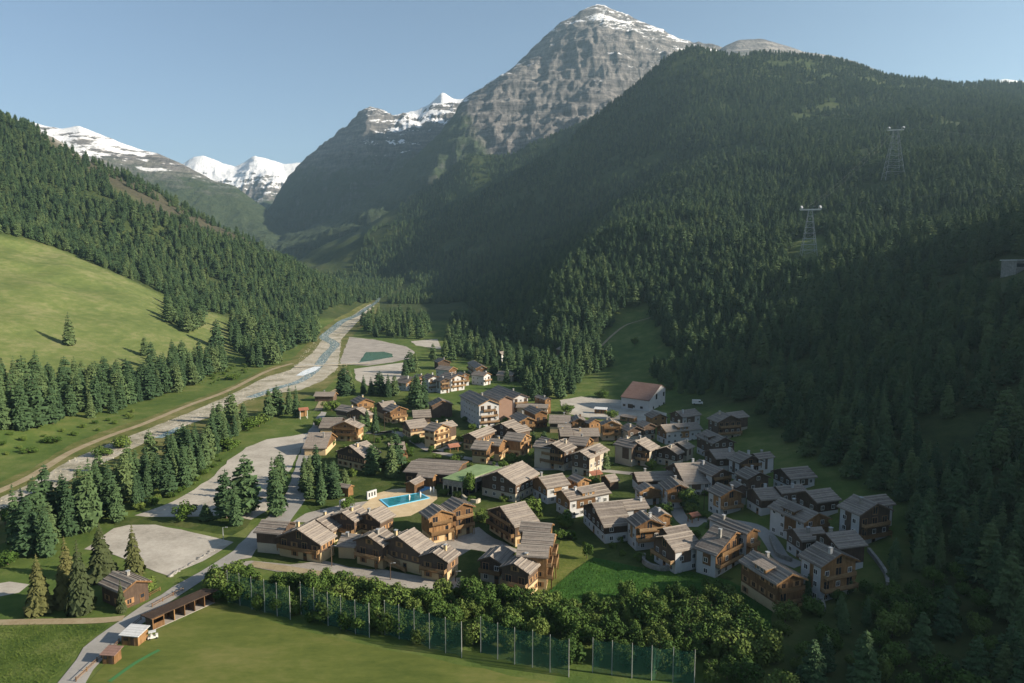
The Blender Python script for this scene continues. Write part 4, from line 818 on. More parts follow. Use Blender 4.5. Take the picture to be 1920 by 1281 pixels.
    for s in (-1, 1):
        y1 = s * w; z1 = H - tp * w
        prof = [(0, H), (0, H - th), (y1, z1 - th), (y1, z1)]
        b.prism(prof if s < 0 else prof[::-1], -hxr, hxr)
        if w > 2.4:
            for f in ((0.28, 0.62, 0.93) if w > 3.4 else (0.5, 0.93)):
                yy = s * w * f; zz = H - tp * w * f; d = 0.10; b.hexa([(-hxr + .1, yy - d, zz - tp * s * -d * 1), (hxr - .1, yy - d, zz + tp * s * d), (hxr - .1, yy + d, zz - tp * s * d), (-hxr + .1, yy + d, zz - tp * s * d), (-hxr + .1, yy - d, zz + tp * s * d + .16), (hxr - .1, yy - d, zz + tp * s * d + .16), (hxr - .1, yy + d, zz - tp * s * d + .16), (-hxr + .1, yy + d, zz - tp * s * d + .16)], 1)
        b.hexa([(hxr, 0, H - th - .12), (hxr + .09, 0, H - th - .12), (hxr + .09, y1, z1 - th - .12), (hxr, y1, z1 - th - .12), (hxr, 0, H + .03), (hxr + .09, 0, H + .03), (hxr + .09, y1, z1 + .03), (hxr, y1, z1 + .03)], 2)
    b.prism([(-0.32, H - 0.06), (0.32, H - 0.06), (0.0, H + 0.12)], -hxr - 0.05, hxr + 0.05, 1)
    roof = b.build('roof', [M[roofm], M['batten'], M[tm]], root)
    if 'n' not in opt and rr.random() < 0.75 and Ln > 5:
        cx_ = rr.uniform(-0.3, 0.3) * Ln; cy_ = rr.choice((-1, 1)) * rr.uniform(0.15, 0.4) * w; b = MB(); zt = H + 0.55; k = 0.32
        b.box(cx_ - k, cx_ + k, cy_ - k, cy_ + k, H - tp * abs(cy_) - 0.6, zt, 0); b.box(cx_ - k - .1, cx_ + k + .1, cy_ - k - .1, cy_ + k + .1, zt + .18, zt + .28, 1)
        for sx in (-1, 1):
            for sy in (-1, 1): b.box(cx_ + sx * (k - .1) - .05, cx_ + sx * (k - .1) + .05, cy_ + sy * (k - .1) - .05, cy_ + sy * (k - .1) + .05, zt, zt + .18, 1)
        b.build('chimney', [M['stone' if rr.random() < .5 else pm if not full or pm != 'dark_timber' else 'stone'], M['metal']], roof)
    # openings on the walls that the viewpoints can see
    rot = root.rotation_euler.z; toc = Vector((-mid.x, -mid.y)).normalized()
    def put(mesh, nm, face, u_, z):
        if face in '+-':
            s = 1 if face == '+' else -1; x = s * (hx + (0.06 if z > hl - .1 and not full else 0)); loc = (x, s * u_, z); rz = -math.pi / 2 * s
        else:
            s = 1 if face == 'l' else -1; y = s * (hy + (0.06 if z > hl - .1 and not full else 0)); loc = (-s * u_, y, z); rz = 0 if s > 0 else math.pi
        o = link(bpy.data.objects.new(nm, mesh), root); o.location = loc; o.rotation_euler = (0, 0, rz); return o
    nr = {'+': ax, '-': -ax, 'l': nrm, 'r': -nrm}; wm = WINW if style[0] in 'wWp' else WIN
    if 'x' not in opt:
        far = A.y > 520
        for face in '+-lr':
            if nr[face].dot(toc) < -0.15: continue
            W_ = (hy if face in '+-' else hx) * 2
            if face in '+-': zs = [0.75]; z = hl + 0.45
            else: zs = [0.75]; z = hl + 0.5
            while z + 1.4 < (hw if face not in '+-' else hw + 0.7 * tp * hy): zs.append(z); z += 2.7
            if full:
                zs = []; z = 0.8
                while z + 1.4 < hw + (0.4 * tp * hy if face in '+-' else 0): zs.append(z); z += 2.75
            for zi, z in enumerate(zs):
                avail = W_ if z + 1.3 < hw else (H - z - 1.6) / tp * 2 * 0.8
                k = max(1, int(avail / (2.7 if not far else 3.2))); k = min(k, 7)
                if avail < 1.4: continue
                for i in range(k):
                    u_ = (i + 0.5) / k * avail - avail / 2
                    if rr.random() < (0.08 if face in '+-' else 0.22): continue
                    if zi == 0 and face in '+-' and i == k // 2 and not far: put(DOOR, 'door', face, u_, 0.05)
                    elif zi > 0 and face == '+' and 'b' in opt and rr.random() < 0.6 and z + 1.8 < H - tp * abs(u_) - .4: put(FRW, 'french_window', face, u_, z - 0.4)
                    else: put(wm, 'window', face, u_, z)
    def balcony(face, z, dep, wd):
        b = MB(); r_ = MB()
        b.box(0, dep, -wd, wd, z - 0.14, z)
        r_.box(dep - .06, dep, -wd, wd, z + .82, z + .94); r_.box(dep - .06, dep, -wd, wd, z + .45, z + .54)
        m_ = max(4, int(wd * 2 / 0.3))
        for i in range(m_): y = -wd + (i + .5) * 2 * wd / m_; r_.box(dep - .05, dep - .01, y - .1, y + .1, z + .04, z + .82)
        for s in (-1, 1): r_.box(0, dep, s * wd - .04, s * wd + .04, z + .02, z + .9)
        for s in (-1, 1):
            if dep > 1.0: b.box(dep - .16, dep - .02, s * (wd - .15) - .07, s * (wd - .15) + .07, -1.5 if 'g' in opt else z - 0.9, z - .14)
        ob = b.build('balcony', M['timber'], root)
        s = {'+': 0, '-': math.pi, 'l': math.pi / 2, 'r': -math.pi / 2}[face]; off = (hx if face in '+-' else hy) + 0.07
        ob.location = (math.cos(s) * off, math.sin(s) * off, 0); ob.rotation_euler = (0, 0, s); r_.build('railing', M['rail'], ob)
    if 'b' in opt:
        bz = 2.75 if full else hl; balcony('+', bz + .05, 1.25, hy * 0.97)
        if H > 8.6 and bz + 2.7 < H - 2.2: balcony('+', bz + 2.75, 1.1, min(hy * 0.85, (H - bz - 3.4) / tp))
        if H > 12: balcony('+', bz + 5.5, 1.1, min(hy * 0.6, (H - bz - 6.2) / tp))
    if 'B' in opt:
        vf = 'l' if nrm.dot(toc) > 0 else 'r'; balcony(vf, hl + .05, 1.2, hx * 0.9)
    if 'd' in opt:
        s = 1 if nrm.dot(toc) > 0 else -1; b = MB(); x0, x1 = -Ln * 0.12, Ln * 0.16; ya, yb = s * w * 0.30, s * w * 0.80; za = H - tp * w * 0.30; zb = H - tp * w * .80
        b.hexa([(x0, min(ya, yb), zb - .3), (x1, min(ya, yb), zb - .3), (x1, max(ya, yb), zb - .3), (x0, max(ya, yb), zb - .3)] + [(x, y, (zb + 1.15 if y == yb else za + .30)) for x, y in ((x0, min(ya, yb)), (x1, min(ya, yb)), (x1, max(ya, yb)), (x0, max(ya, yb)))], 1)
        q = s * w * .92; k1 = [(x0 - .5, ya * .8, za + .45), (x1 + .5, ya * .8, za + .45), (x1 + .5, q, zb + 1.02), (x0 - .5, q, zb + 1.02)]
        if s < 0: k1 = [k1[3], k1[2], k1[1], k1[0]]
        b.hexa(k1 + [(x, y, z + .2) for x, y, z in k1], 0)
        dm = b.build('dormer', [M[roofm], M[tm]], root)
        for u_ in (-0.7, 0.7):
            o = link(bpy.data.objects.new('window', WINW), dm); o.location = ((x0 + x1) / 2 + u_ * (x1 - x0) / 4, yb + s * .01, zb + .0); o.rotation_euler = (0, 0, 0 if s > 0 else math.pi); o.scale = (0.8, 1, 0.75)
    return root
FR, PO, MI, SHD, UP, OLD = 'front row chalets', 'chalets round the pool', 'chalets in the middle of the village', 'chalets on the shaded right side', 'upper left chalets', 'houses of the old hamlet'
HOUSES = [
 (2,(490,470),(625,398),(660,605),8.3,'cd','second front row chalet from the road, broad grey roof, dark gable and yellow base',FR,'b'),
 (2,(432,412),(213,393),(355,512),7.6,'pd','chalet at the road end of the front row, brown boards over white base',FR,'x'),
 (2,(640,395),(770,332),(755,490),6.3,'cd','low grey roofed annex wedged between the front and second row, beside the corner chalet',FR,'x'),
 (2,(840,340),(975,278),(945,412),8,'cd','left one of the two dark gabled chalets standing just below the pool deck',FR,'b'),
 (2,(1040,345),(1165,285),(1155,415),8,'cd','right one of the two dark gabled chalets below the pool deck, with orange sunlit side',FR,''),
 (2,(990,512),(840,502),(930,612),5.2,'C','low garage building with pale roof and yellow wall between two front row chalets',FR,'x'),
 (2,(1040,520),(1165,450),(1165,605),8.3,'cd','chalet with two stacked balconies left of the outdoor staircase in the front row',FR,'b'),
 (2,(1275,526),(1405,456),(1465,668),8.8,'cd','largest front row chalet, dark gable right of the outdoor staircase',FR,''),
 (2,(1550,652),(1655,575),(1665,740),7.3,'cd','square grey roofed chalet with cream sunlit side at the end of the paved square',FR,'b'),
 (2,(1620,318),(1545,266),(1515,392),9.3,'c','left half of the sunlit twin chalet by the pool, orange timber with balconies',PO,'bgn'),
 (2,(1795,264),(1700,213),(1695,328),9.6,'c','right half of the sunlit twin chalet by the pool, taller gable with long balconies',PO,'bgn'),
 (3,(288,682),(385,590),(393,745),6.8,'pd','low chalet with dark gable and outside stair between the square and the corner chalet',FR,'b'),
 (3,(473,738),(578,650),(600,822),8,'cd','corner chalet over the lit lawn, dark gable and pale base, lowest in front row',FR,'b'),
 (3,(775,425),(530,405),(740,503),10.5,'c','farthest of the three stepped terrace houses with balconies over the lit lawn',FR,'bgn'),
 (3,(795,507),(545,490),(755,602),10.2,'c','middle one of the three stepped terrace houses with balconies over the lit lawn',FR,'bgn'),
 (3,(755,602),(503,588),(702,692),9.6,'c','nearest of the three stepped terrace houses, its wide grey roof above the corner chalet',FR,'bgn'),
 (3,(365,292),(560,250),(475,455),9.3,'cd','big dark gabled chalet behind the terrace houses, with tall grey roof and lit ridge',FR,'b'),
 (3,(845,165),(1175,105),(905,250),7.8,'w','long chalet with roof dormer, orange boards and white wall towards the bush',MI,'d'),
 (3,(665,62),(855,30),(725,152),7.8,'w','chalet with orange boarded corner beside the big barn roof',MI,''),
 (3,(1025,68),(940,32),(970,108),6.3,'t','small orange gabled chalet between the barn corner and the long dormer house',MI,'n'),
 (3,(1185,47),(1265,35),(1240,97),4.6,'d','small dark timber hut with grey roof on the lawn by the lane',MI,'xn'),
 (3,(1085,265),(1310,243),(1160,457),8.8,'wd','large chalet with broad striped shingle roof and white base facing the lawn',MI,''),
 (3,(1310,243),(1495,225),(1350,320),8.4,'wd','narrow rear wing with long shingle roof joined to the large white based chalet',MI,''),
 (3,(1545,390),(1462,322),(1425,462),8.6,'w','sunlit orange gabled chalet with balcony, left of the pair beside the large striped roof',MI,'b'),
 (3,(1655,345),(1580,290),(1610,385),7,'w','smaller sunlit orange gable just behind the balcony chalet of the pair',MI,'b'),
 (3,(1640,525),(1862,482),(1735,650),8.3,'wd','white walled chalet with terrace wall at the edge of the tall grass',MI,'b'),
 (3,(1640,462),(1820,430),(1655,520),8.6,'wd','upper rear roof of the white walled chalet at the tall grass edge',MI,'x'),
 (4,(300,33),(480,25),(405,172),8.8,'wd','chalet with the steep bright shingle roof facing the viewer, in the last sunlight',SHD,''),
 (4,(30,92),(292,82),(52,152),6,'wd','long low roof running between the bright steep roof and the small timber hut',SHD,'x'),
 (4,(335,172),(275,120),(245,215),7.8,'w','sunlit orange gabled chalet with balcony below the bright steep roof',SHD,'b'),
 (4,(142,186),(100,155),(85,240),6.2,'w','narrow chalet with glowing gable edge left of the sunlit balcony chalet',SHD,'b'),
 (4,(690,205),(590,158),(620,265),7.5,'w','shaded chalet with light ridge line and white base behind the slender pole',SHD,'b'),
 (4,(752,176),(700,142),(740,214),6.5,'wd','small shaded roof tucked between the light ridged chalet and the long roofs',SHD,'x'),
 (4,(870,95),(775,50),(805,150),7.5,'wd','shaded chalet with red brown gable below the dark trees',SHD,'b'),
 (4,(1010,67),(1190,50),(1065,142),7,'wd','shaded chalet set apart under the forest edge, with wide blue grey roof',SHD,''),
 (4,(822,200),(965,190),(868,280),7.2,'wd','shaded chalet at the front of the joined roofs, timber gable to the left',SHD,''),
 (4,(975,187),(1150,170),(1000,235),6.6,'wd','long shaded roof joined behind the front one in the middle of the dark side',SHD,''),
 (4,(1175,217),(1340,195),(1240,300),7.5,'wd','shaded chalet with white side wall between the joined roofs and the last big chalet',SHD,''),
 (4,(1262,365),(1010,257),(1160,432),8,'w','long white chalet with roof dormer facing down the slope on the dark side',SHD,'db'),
 (4,(1656,299),(1495,237),(1530,378),10.2,'wd','last big chalet on the right, three floors with balconies and white base',SHD,'b'),
 (4,(1545,257),(1710,237),(1582,330),9,'wd','rear wing behind the last big chalet on the right, roof nearest to the forest',SHD,''),
 (4,(830,467),(565,362),(785,508),9,'w','long chalet with light chimney behind the half sunlit balcony chalet',SHD,'b'),
 (4,(715,488),(560,438),(550,640),9.2,'w','half sunlit chalet with glowing left gable edge and two balconies above the tall grass',SHD,'b'),
 (4,(1090,768),(825,612),(975,840),8.3,'c','lowest chalet at the meadow edge, yellow base and roof dormer catching the last sun',SHD,'db'),
 (4,(1090,470),(1280,455),(1145,555),7,'wd','shaded chalet in the bend of the lane below the long white one',SHD,''),
 (4,(1310,500),(1505,477),(1385,605),8.8,'wd','shaded chalet with plain grey side wall, between the lane bend and the last big chalet',SHD,''),
 (4,(1415,634),(1250,552),(1270,725),10.2,'w','tall white chalet at the bottom right end with dark tree in front of its balconies',SHD,'b'),
 (5,(778,149),(707,117),(690,203),7.3,'c','sunlit timber gable highest up in the upper left corner, next to the dark conifers',UP,'b'),
 (5,(1112,222),(1030,196),(1000,275),8.3,'c','sunlit chalet with wide balcony right of the dark conifers on the upper left',UP,'b'),
 (5,(1055,166),(905,184),(1085,217),8,'cd','dark roof with small sunlit end directly behind the wide balcony chalet',UP,'x'),
 (5,(680,247),(745,228),(785,322),7.8,'cd','chalet with shaded timber gable and grey roof below the highest sunlit gable',UP,''),
 (5,(700,232),(530,205),(600,282),7,'cd','pale striped roof left behind the shaded timber gable on the upper left',UP,'x'),
 (5,(550,337),(345,337),(540,440),6.5,'cd','plain brown roof along the road, upper one of two',UP,'x'),
 (5,(562,376),(625,340),(690,462),8.8,'c','chalet by the road with orange gable over cream lower floors, between two plain roofs',UP,'b'),
 (5,(440,486),(205,487),(552,642),7.3,'c','large plain brown roof along the road, lower one of two',UP,'x'),
 (5,(610,618),(790,566),(745,745),8.8,'cd','chalet with dark timber gable in shade and striped roof, behind the light green larch',UP,''),
 (5,(1165,580),(1000,592),(1110,662),8,'c','sunlit cream chalet partly hidden by the tall dark conifer',UP,'b'),
 (5,(1425,257),(1240,265),(1447,330),7.8,'cd','brown roof behind the four floor cream chalet, upper one of the pair',UP,'x'),
 (5,(1170,368),(1365,345),(1230,447),7.2,'cd','chalet with shaded gable joined left of the cream balcony chalet',UP,''),
 (5,(1548,403),(1430,380),(1420,472),9.8,'C','big cream chalet with two full width balconies lit by the sun, above the lane',UP,'b'),
 (5,(1490,398),(1645,365),(1575,440),8.8,'cd','brown rear roof behind the big cream chalet with two balconies',UP,'x'),
 (5,(1545,165),(1505,132),(1425,215),8.8,'d','dark shaded building with light roof edge between the conifers and the hotel',UP,'x'),
 (6,(315,388),(520,312),(385,440),7.3,'cd','chalet with small shaded gable and sunlit rear side, right of the big cream one',MI,''),
 (6,(545,470),(375,455),(480,555),7.8,'c','sunlit chalet at the lane with orange gable and light lower floor, beside the red shelter',MI,'b'),
 (6,(660,450),(530,437),(610,515),7.8,'c','narrow sunlit chalet squeezed between the two orange gabled ones',MI,'b'),
 (6,(890,395),(700,372),(830,470),8.8,'c','sunlit chalet with tall cream gable and balcony, right one of the three by the lane',MI,'b'),
 (6,(635,287),(765,246),(735,368),8.3,'pd','chalet with dark timber gable in shade behind the three sunlit ones',MI,''),
 (6,(740,332),(885,300),(770,392),7.8,'pd','striped shingle roof joined right of the dark gable behind the three sunlit chalets',MI,'x'),
 (6,(905,225),(800,170),(830,278),7,'t','orange timber gable with terrace below the brown hotel annex',MI,'b'),
 (6,(1045,160),(925,105),(965,197),8.3,'t','tall orange timber chalet right below the hotel terrace, three floors',MI,'b'),
 (6,(1335,207),(1120,202),(1335,292),7.2,'cd','plain grey brown roof facing the viewer, left of the three small gables',MI,'x'),
 (6,(1420,237),(1390,197),(1340,280),7,'td','first of the three small gables in a row below the upper car park',MI,''),
 (6,(1580,247),(1530,233),(1517,292),7,'t','middle one of the three small gables below the upper car park',MI,''),
 (6,(1745,262),(1722,232),(1648,322),8.8,'p','last and tallest of the three small gables, orange timber over pale ground floor',MI,'b'),
 (6,(1610,335),(1350,338),(1615,415),7.6,'cd','right half of the long roof in front of the three small gables',MI,'x'),
 (6,(1350,340),(1215,342),(1345,415),7.9,'cd','left half of the long roof in front of the three small gables',MI,'x'),
 (6,(1145,492),(1270,440),(1285,577),9.8,'pd','big double chalet, left gable, with shaded timber front and full width balcony',MI,'b'),
 (6,(1170,478),(985,458),(1150,545),9.5,'pd','cross wing roof left of the big double chalet',MI,'x'),
 (6,(1525,430),(1330,410),(1460,515),8.8,'c','rear chalet with small orange gable behind the big double chalet',MI,'b'),
 (6,(1425,572),(1625,485),(1535,640),8.8,'pd','right gable of the big double chalet with roof dormer and pink sunlit side',MI,'d'),
 (7,(272,468),(377,424),(440,560),9.3,'pd','three floor chalet with shaded gable and partly sunlit roof in the centre right',MI,'b'),
 (7,(312,470),(120,427),(175,527),9.1,'pd','sunlit cross roof on the left of the three floor chalet in the centre right',MI,'x'),
 (7,(585,522),(660,495),(665,612),7.3,'pd','small shaded chalet right next to the three floor chalet',SHD,''),
 (7,(695,482),(775,452),(790,553),7,'pd','pale blue shaded roof behind the small chalet beside the three floor one',SHD,'x'),
 (7,(520,195),(445,157),(455,250),6,'td','low roof with bright ridge just below the white hall',SHD,'n'),
 (7,(675,167),(870,140),(715,235),7.8,'wd','first shaded chalet right of the white hall with light base strip',SHD,''),
 (7,(285,318),(200,280),(185,367),7,'pd','shaded chalet with striped roof right of the tallest small gable',SHD,''),
 (7,(425,286),(345,255),(350,325),7.5,'pd','shaded roof in second line behind the striped one, below the low bright ridge',SHD,''),
 (7,(525,302),(895,275),(560,377),7.8,'w','long white house with central roof dormer in shade',SHD,'d'),
 (7,(1230,207),(1112,165),(1085,275),9.8,'pd','tall shaded chalet with timber gable and balconies highest up at the forest edge',SHD,'b'),
 (7,(1180,182),(1350,160),(1230,245),8.8,'pd','rear wing of the tall shaded chalet at the forest edge',SHD,'x'),
 (7,(1170,432),(985,347),(1060,502),8,'wd','shaded chalet with lower step in its roof, below the tall one at the forest edge',SHD,'d'),
 (7,(1012,550),(1240,535),(1075,645),7.5,'wd','shaded chalet with flat looking grey roof in the middle of the dark side',SHD,''),
 (7,(1440,612),(1310,560),(1330,700),7.8,'wd','shaded chalet with clean ridge line and white base near the dark trees',SHD,'b'),
 (7,(1450,592),(1620,570),(1490,650),7.6,'wd','dark rear roof half lost in the shade behind the clean ridged chalet',SHD,'x'),
 (7,(1150,747),(915,645),(1040,820),7.5,'wd','shaded chalet with long bright ridge right of the bright steep roof',SHD,'b'),
 (8,(640,362),(500,347),(600,402),8,'w','brown roofed house with sunlit gable in the old hamlet, above the white houses',OLD,'n'),
 (8,(550,290),(505,268),(485,325),7.5,'d','pale grey roof farthest up on the left of the old hamlet',OLD,'x'),
 (8,(250,466),(130,450),(215,540),7.8,'w','stone roofed house at the far gravel lot, leftmost of the old hamlet',OLD,''),
 (8,(455,450),(380,427),(400,495),10,'W','tall white house with brown boarded gable in the old hamlet',OLD,'b'),
 (8,(690,440),(560,412),(640,495),10,'W','white house with wide sunlit gable and several chimneys in the old hamlet',OLD,'b'),
 (8,(560,478),(500,460),(525,515),9,'wd','small grey gabled house between the two white houses of the old hamlet',OLD,'b'),
 (8,(925,350),(830,288),(850,375),8,'p','large pale grey roofed house with chimneys at the upper end of the hamlet',OLD,'B'),
 (8,(985,420),(850,405),(900,452),8,'W','white house with dark roof to the right of the white twin houses',OLD,'b'),
 (8,(1255,412),(1090,404),(1250,455),6,'p','house with faded orange roof among the conifers',OLD,'',),
 (8,(1480,312),(1385,314),(1475,345),7,'p','grey roofed house at the shade line behind the conifers',OLD,'x'),
 (8,(1140,205),(1085,215),(1120,240),7.5,'w','white house among trees at the far shade line',OLD,''),
 (6,(1130,442),(1042,419),(975,468),8,'pd','low roof with pale ridge behind the cross wing of the big double chalet',MI,'x'),
 (6,(1340,302),(1205,299),(1335,332),7,'cd','narrow roof strip between the plain grey roof and the long roof below it',MI,'x'),
 (8,(332,446),(272,432),(300,480),7,'w','small house between the stone roofed one and the tall white house of the hamlet',OLD,''),
 (8,(762,428),(705,410),(735,458),8,'w','white house at the right end of the white twin houses in the hamlet',OLD,'b'),
 (8,(1745,168),(1705,160),(1715,195),9,'wd','narrow white house high among the conifers left of the clearing',OLD,''),
]
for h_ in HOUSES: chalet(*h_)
chalet(8, (1465,367), (1400,368), (1460,412), 6.5, 'p', 'orange tiled house right below the grey roofed house at the shade line', OLD, 'x', roofm='roof_red')
chalet(8, (1002,690), (800,592), (870,742), 13.6, 'Wt', 'white four floor hotel with orange timber bay and grey roof', 'hotel buildings', 'b', name='hotel', cat='hotel')
chalet(8, (1170,655), (985,590), (1092,702), 12.2, 'Bd', 'hotel annex with windowless brown end wall', 'hotel buildings', 'x', name='hotel', cat='hotel')
chalet(8, (1320,632), (1085,545), (1240,682), 10.5, 'Wd', 'white gabled hotel wing with long dark roof right of the brown annex', 'hotel buildings', 'b', name='hotel', cat='hotel')
chalet(8, (1590,672), (1480,640), (1540,690), 8.5, 'td', 'small pavilion at the end of the hotel terrace next to the upper car park', 'hotel buildings', '', name='hotel_pavilion', cat='pavilion')
chalet(8, (1592,742), (1275,735), (1600,776), 5.6, 'p', 'long beige terrace building below the white gabled hotel wing', 'hotel buildings', 'n', name='hotel_terrace', cat='building', tp=0.1)
chalet(5, (480,82), (275,80), (440,125), 4.8, 'd', 'low dark barn with brown roof beside the river track', None, 'x', name='barn', cat='barn')
chalet(5, (1215,975), (1322,920), (1257,1015), 4.2, 't', 'wooden changing hut beside the paddling pool', None, 'xn', name='pool_hut', cat='hut')
chalet(5, (1470,905), (1300,890), (1440,940), 4.4, 't', 'low shed with orange end wall behind the pool hut', None, 'xn', name='shed', cat='shed')
chalet(5, (1745,802), (1232,772), (1595,905), 5.2, 'd', 'long low restaurant roof with chimney and white furniture, above the pool', None, 'n', name='restaurant', cat='restaurant', tp=0.16)
chalet(5, (632,1010), (502,990), (615,1036), 3.8, 't', 'small stone roofed shelter between the garden grove and the pool', None, 'xn', name='shelter', cat='shelter')
chalet(6, (600,772), (850,662), (760,922), 9.2, 'pd', 'huge barn roofed hall in the village centre beside the green flat roof', None, '', name='village_hall', cat='hall')
chalet(1, (858,634), (712,574), (775,725), 5.8, 'd', 'old log house with grey and reddish roof among the spruces by the road', None, '', name='log_house', cat='house')
for q in BUILT: print(q)

# garden bushes on the lawns between the houses, clear of every house and lane
FOOT = [(o.location.x, o.location.y) for o in bpy.data.objects if o.get('category') in ('chalet', 'hotel', 'hall', 'restaurant', 'hut', 'shed', 'pavilion', 'house')]
GB = 0
for x, y in scatter([(600,800),(640,760),(760,745),(860,790),(1000,790),(1240,800),(1300,900),(1420,980),(1480,1060),(1380,1090),(1240,1060),(1130,1040),(960,1010),(860,980),(780,890),(640,900)], 4.2):
    dm = min((x - a) ** 2 + (y - b_) ** 2 for a, b_ in FOOT)
    if dm < 30 or random.random() < 0.1 or GB >= 170: continue
    GB += 1; px = CX + F * x / y
    tree('garden_bush', BUSHY[random.randrange(4)], LTRUNK, (x, y, ground(x, y) - .2), random.uniform(1.8, 4.4), random.uniform(.9, 1.4), 'low green bush in the gardens between the %s' % ('upper left chalets' if px < 800 else ('middle chalets' if px < 1150 else 'shaded right hand chalets')), 'bush', 'garden bushes')
print('garden bushes', GB)

# ------------------------------------------------------------------ hall, green roof, far-edge building
def xy(c, q, z=None):
    p = cp(c, q) if c else q
    return hit(*p) if z is None else plane_hit(*p, z)
def frame(a, b_):
    d = Vector((b_.x - a.x, b_.y - a.y)); L = d.length; d.normalize(); return d, L, math.atan2(d.y, d.x)

A = hit(*cp(9, (960, 643)), 11.5); B = plane_hit(*cp(9, (745, 617)), A.z); d, L, an = frame(B, A); E = plane_hit(*cp(9, (872, 760)), A.z - 6.4); nr_ = Vector((-d.y, d.x))
wl_ = abs((Vector((E.x, E.y)) - Vector((A.x, A.y))).dot(nr_)); sg = -1 if (Vector((E.x, E.y)) - Vector((A.x, A.y))).dot(nr_) < 0 else 1
mid = Vector((A.x + B.x, A.y + B.y)) / 2; g = ground(mid.x, mid.y); Hh = A.z - g; print('hall', L, wl_, Hh)
hall = empty('white_hall', (mid.x, mid.y, g - 0.2), an); tag(hall, 'white hall with steep brown roof and lit gable standing behind the upper car park', 'hall')
ws = wl_ * 0.42; ze = Hh - 6.4; zs_ = Hh - 2.4
b = MB(); pr = [(sg * (wl_ - .6), -2), (sg * (wl_ - .6), ze), (0, Hh - .3), (-sg * ws, zs_), (-sg * ws, -2)]
b.prism(pr if sg < 0 else pr[::-1], -L / 2 + .3, L / 2 - .3) if False else b.prism(pr[::-1] if sg > 0 else pr, -L / 2 + .3, L / 2 - .3); b.build('wall', M['plaster'], hall)
b = MB()
for y0, z0, y1, z1 in ((0, Hh, sg * wl_, ze - .25), (0, Hh, -sg * (ws + .3), zs_ - .05)):
    q = [(-L / 2, y0, z0), (L / 2, y0, z0), (L / 2, y1, z1), (-L / 2, y1, z1)]; q = q if y1 < 0 else q[::-1]
    b.hexa([(x, y, z - .28) for x, y, z in q] + q)
b.build('roof', M['roof_brown'], hall)
for (u_, z, w_, h_) in ((0.35, 5.2, 1.6, 3.0), (-0.28, 5.8, 1.5, 2.2), (0.1, 0.3, 1.2, 1.2), (-0.3, 0.1, 1.6, 2.2), (0.6, 0.6, 1.2, 1.3)):
    b = MB(); b.box(-0.03, 0.06, -w_ / 2, w_ / 2, 0, h_, 0); b.box(0.06, 0.08, -w_ / 2 + .12, w_ / 2 - .12, .12, h_ - .12, 1)
    o = b.build('window', [M['dark_timber'], M['glass']], hall); o.location = (L / 2 - .3, sg * u_ * wl_, z)
for x_ in (-0.38, -0.05, 0.22):
    b = MB(); b.box(-0.8, 0.8, -0.03, 0.07, 0, 1.2, 0); b.box(-0.65, 0.65, 0.07, 0.09, .12, 1.08, 1); o = b.build('window', [M['dark_timber'], M['glass']], hall); o.location = (x_ * L, sg * (wl_ - .6), 0.8); o.rotation_euler = (0, 0, 0 if sg > 0 else math.pi)
b = MB(); b.box(-1.5, 1.5, -0.03, 0.08, 0, 2.2); o = b.build('door', M['dark_timber'], hall); o.location = (-0.16 * L, sg * (wl_ - .6), 0.2); o.rotation_euler = (0, 0, 0 if sg > 0 else math.pi)

M['green_roof'] = ground_mat('green_roof_sheet', (0.13, 0.19, 0.09), (0.17, 0.235, 0.115), (0.21, 0.28, 0.145), 0.15, 1.2, 0.1, 0.02)
q4 = [hit(*cp(6, (50, 835)), 5.6)]; q4 += [plane_hit(*cp(6, q), q4[0].z) for q in ((240, 866), (650, 722), (388, 695))]
c_ = sum(q4, Vector()) / 4; g = ground(c_.x, c_.y); gh = empty('green_roofed_hall', (c_.x, c_.y, g)); tag(gh, 'flat green roofed hall on columns between the pool and the huge barn roof', 'hall')
loc = [(p.x - c_.x, p.y - c_.y) for p in q4]; zt = c_.z - g
b = MB(); b.hexa([(x, y, zt - .35) for x, y in loc] + [(x, y, zt) for x, y in loc]); b.build('roof', M['green_roof'], gh)
b = MB(); b.hexa([(x * .985, y * .985, zt - 2.3) for x, y in loc] + [(x * .985, y * .985, zt - .36) for x, y in loc]); b.build('upper_wall', M['stone'], gh)
b = MB(); b.hexa([(x * .88, y * .88, -1) for x, y in loc] + [(x * .88, y * .88, zt - 2.28) for x, y in loc]); b.build('glass_front', M['glass'], gh)
for i in range(4):
    a_, e_ = Vector(loc[i]), Vector(loc[(i + 1) % 4])
    for k in range(4 if i % 2 == 0 else 6):
        p = (a_.lerp(e_, (k + .04) / (4 if i % 2 == 0 else 6))) * .97; b = MB(); b.box(-.18, .18, -.18, .18, -1, zt - 2.3); o = b.build('column', M['pale'], gh); o.location = (p.x, p.y, 0)

p = hit(1905, 512); b_ = empty('flat_roofed_station', (p.x + 15, p.y + 4, p.z + 2.5), 0.12); tag(b_, 'long flat roofed building with pale roof at the right edge above the dark wood', 'building'); print('station', p)
b = MB(); b.box(-18, 18, -5, 5, -8, 4.2); b.build('wall', M['stone'], b_); b = MB(); b.box(-18.6, 18.6, -5.6, 5.6, 4.2, 4.7); b.build('roof', M['roof_light'], b_)
b = MB(); b.box(-17.9, 17, -5.08, -5, .8, 2.6); b.build('window', M['glass'], b_)

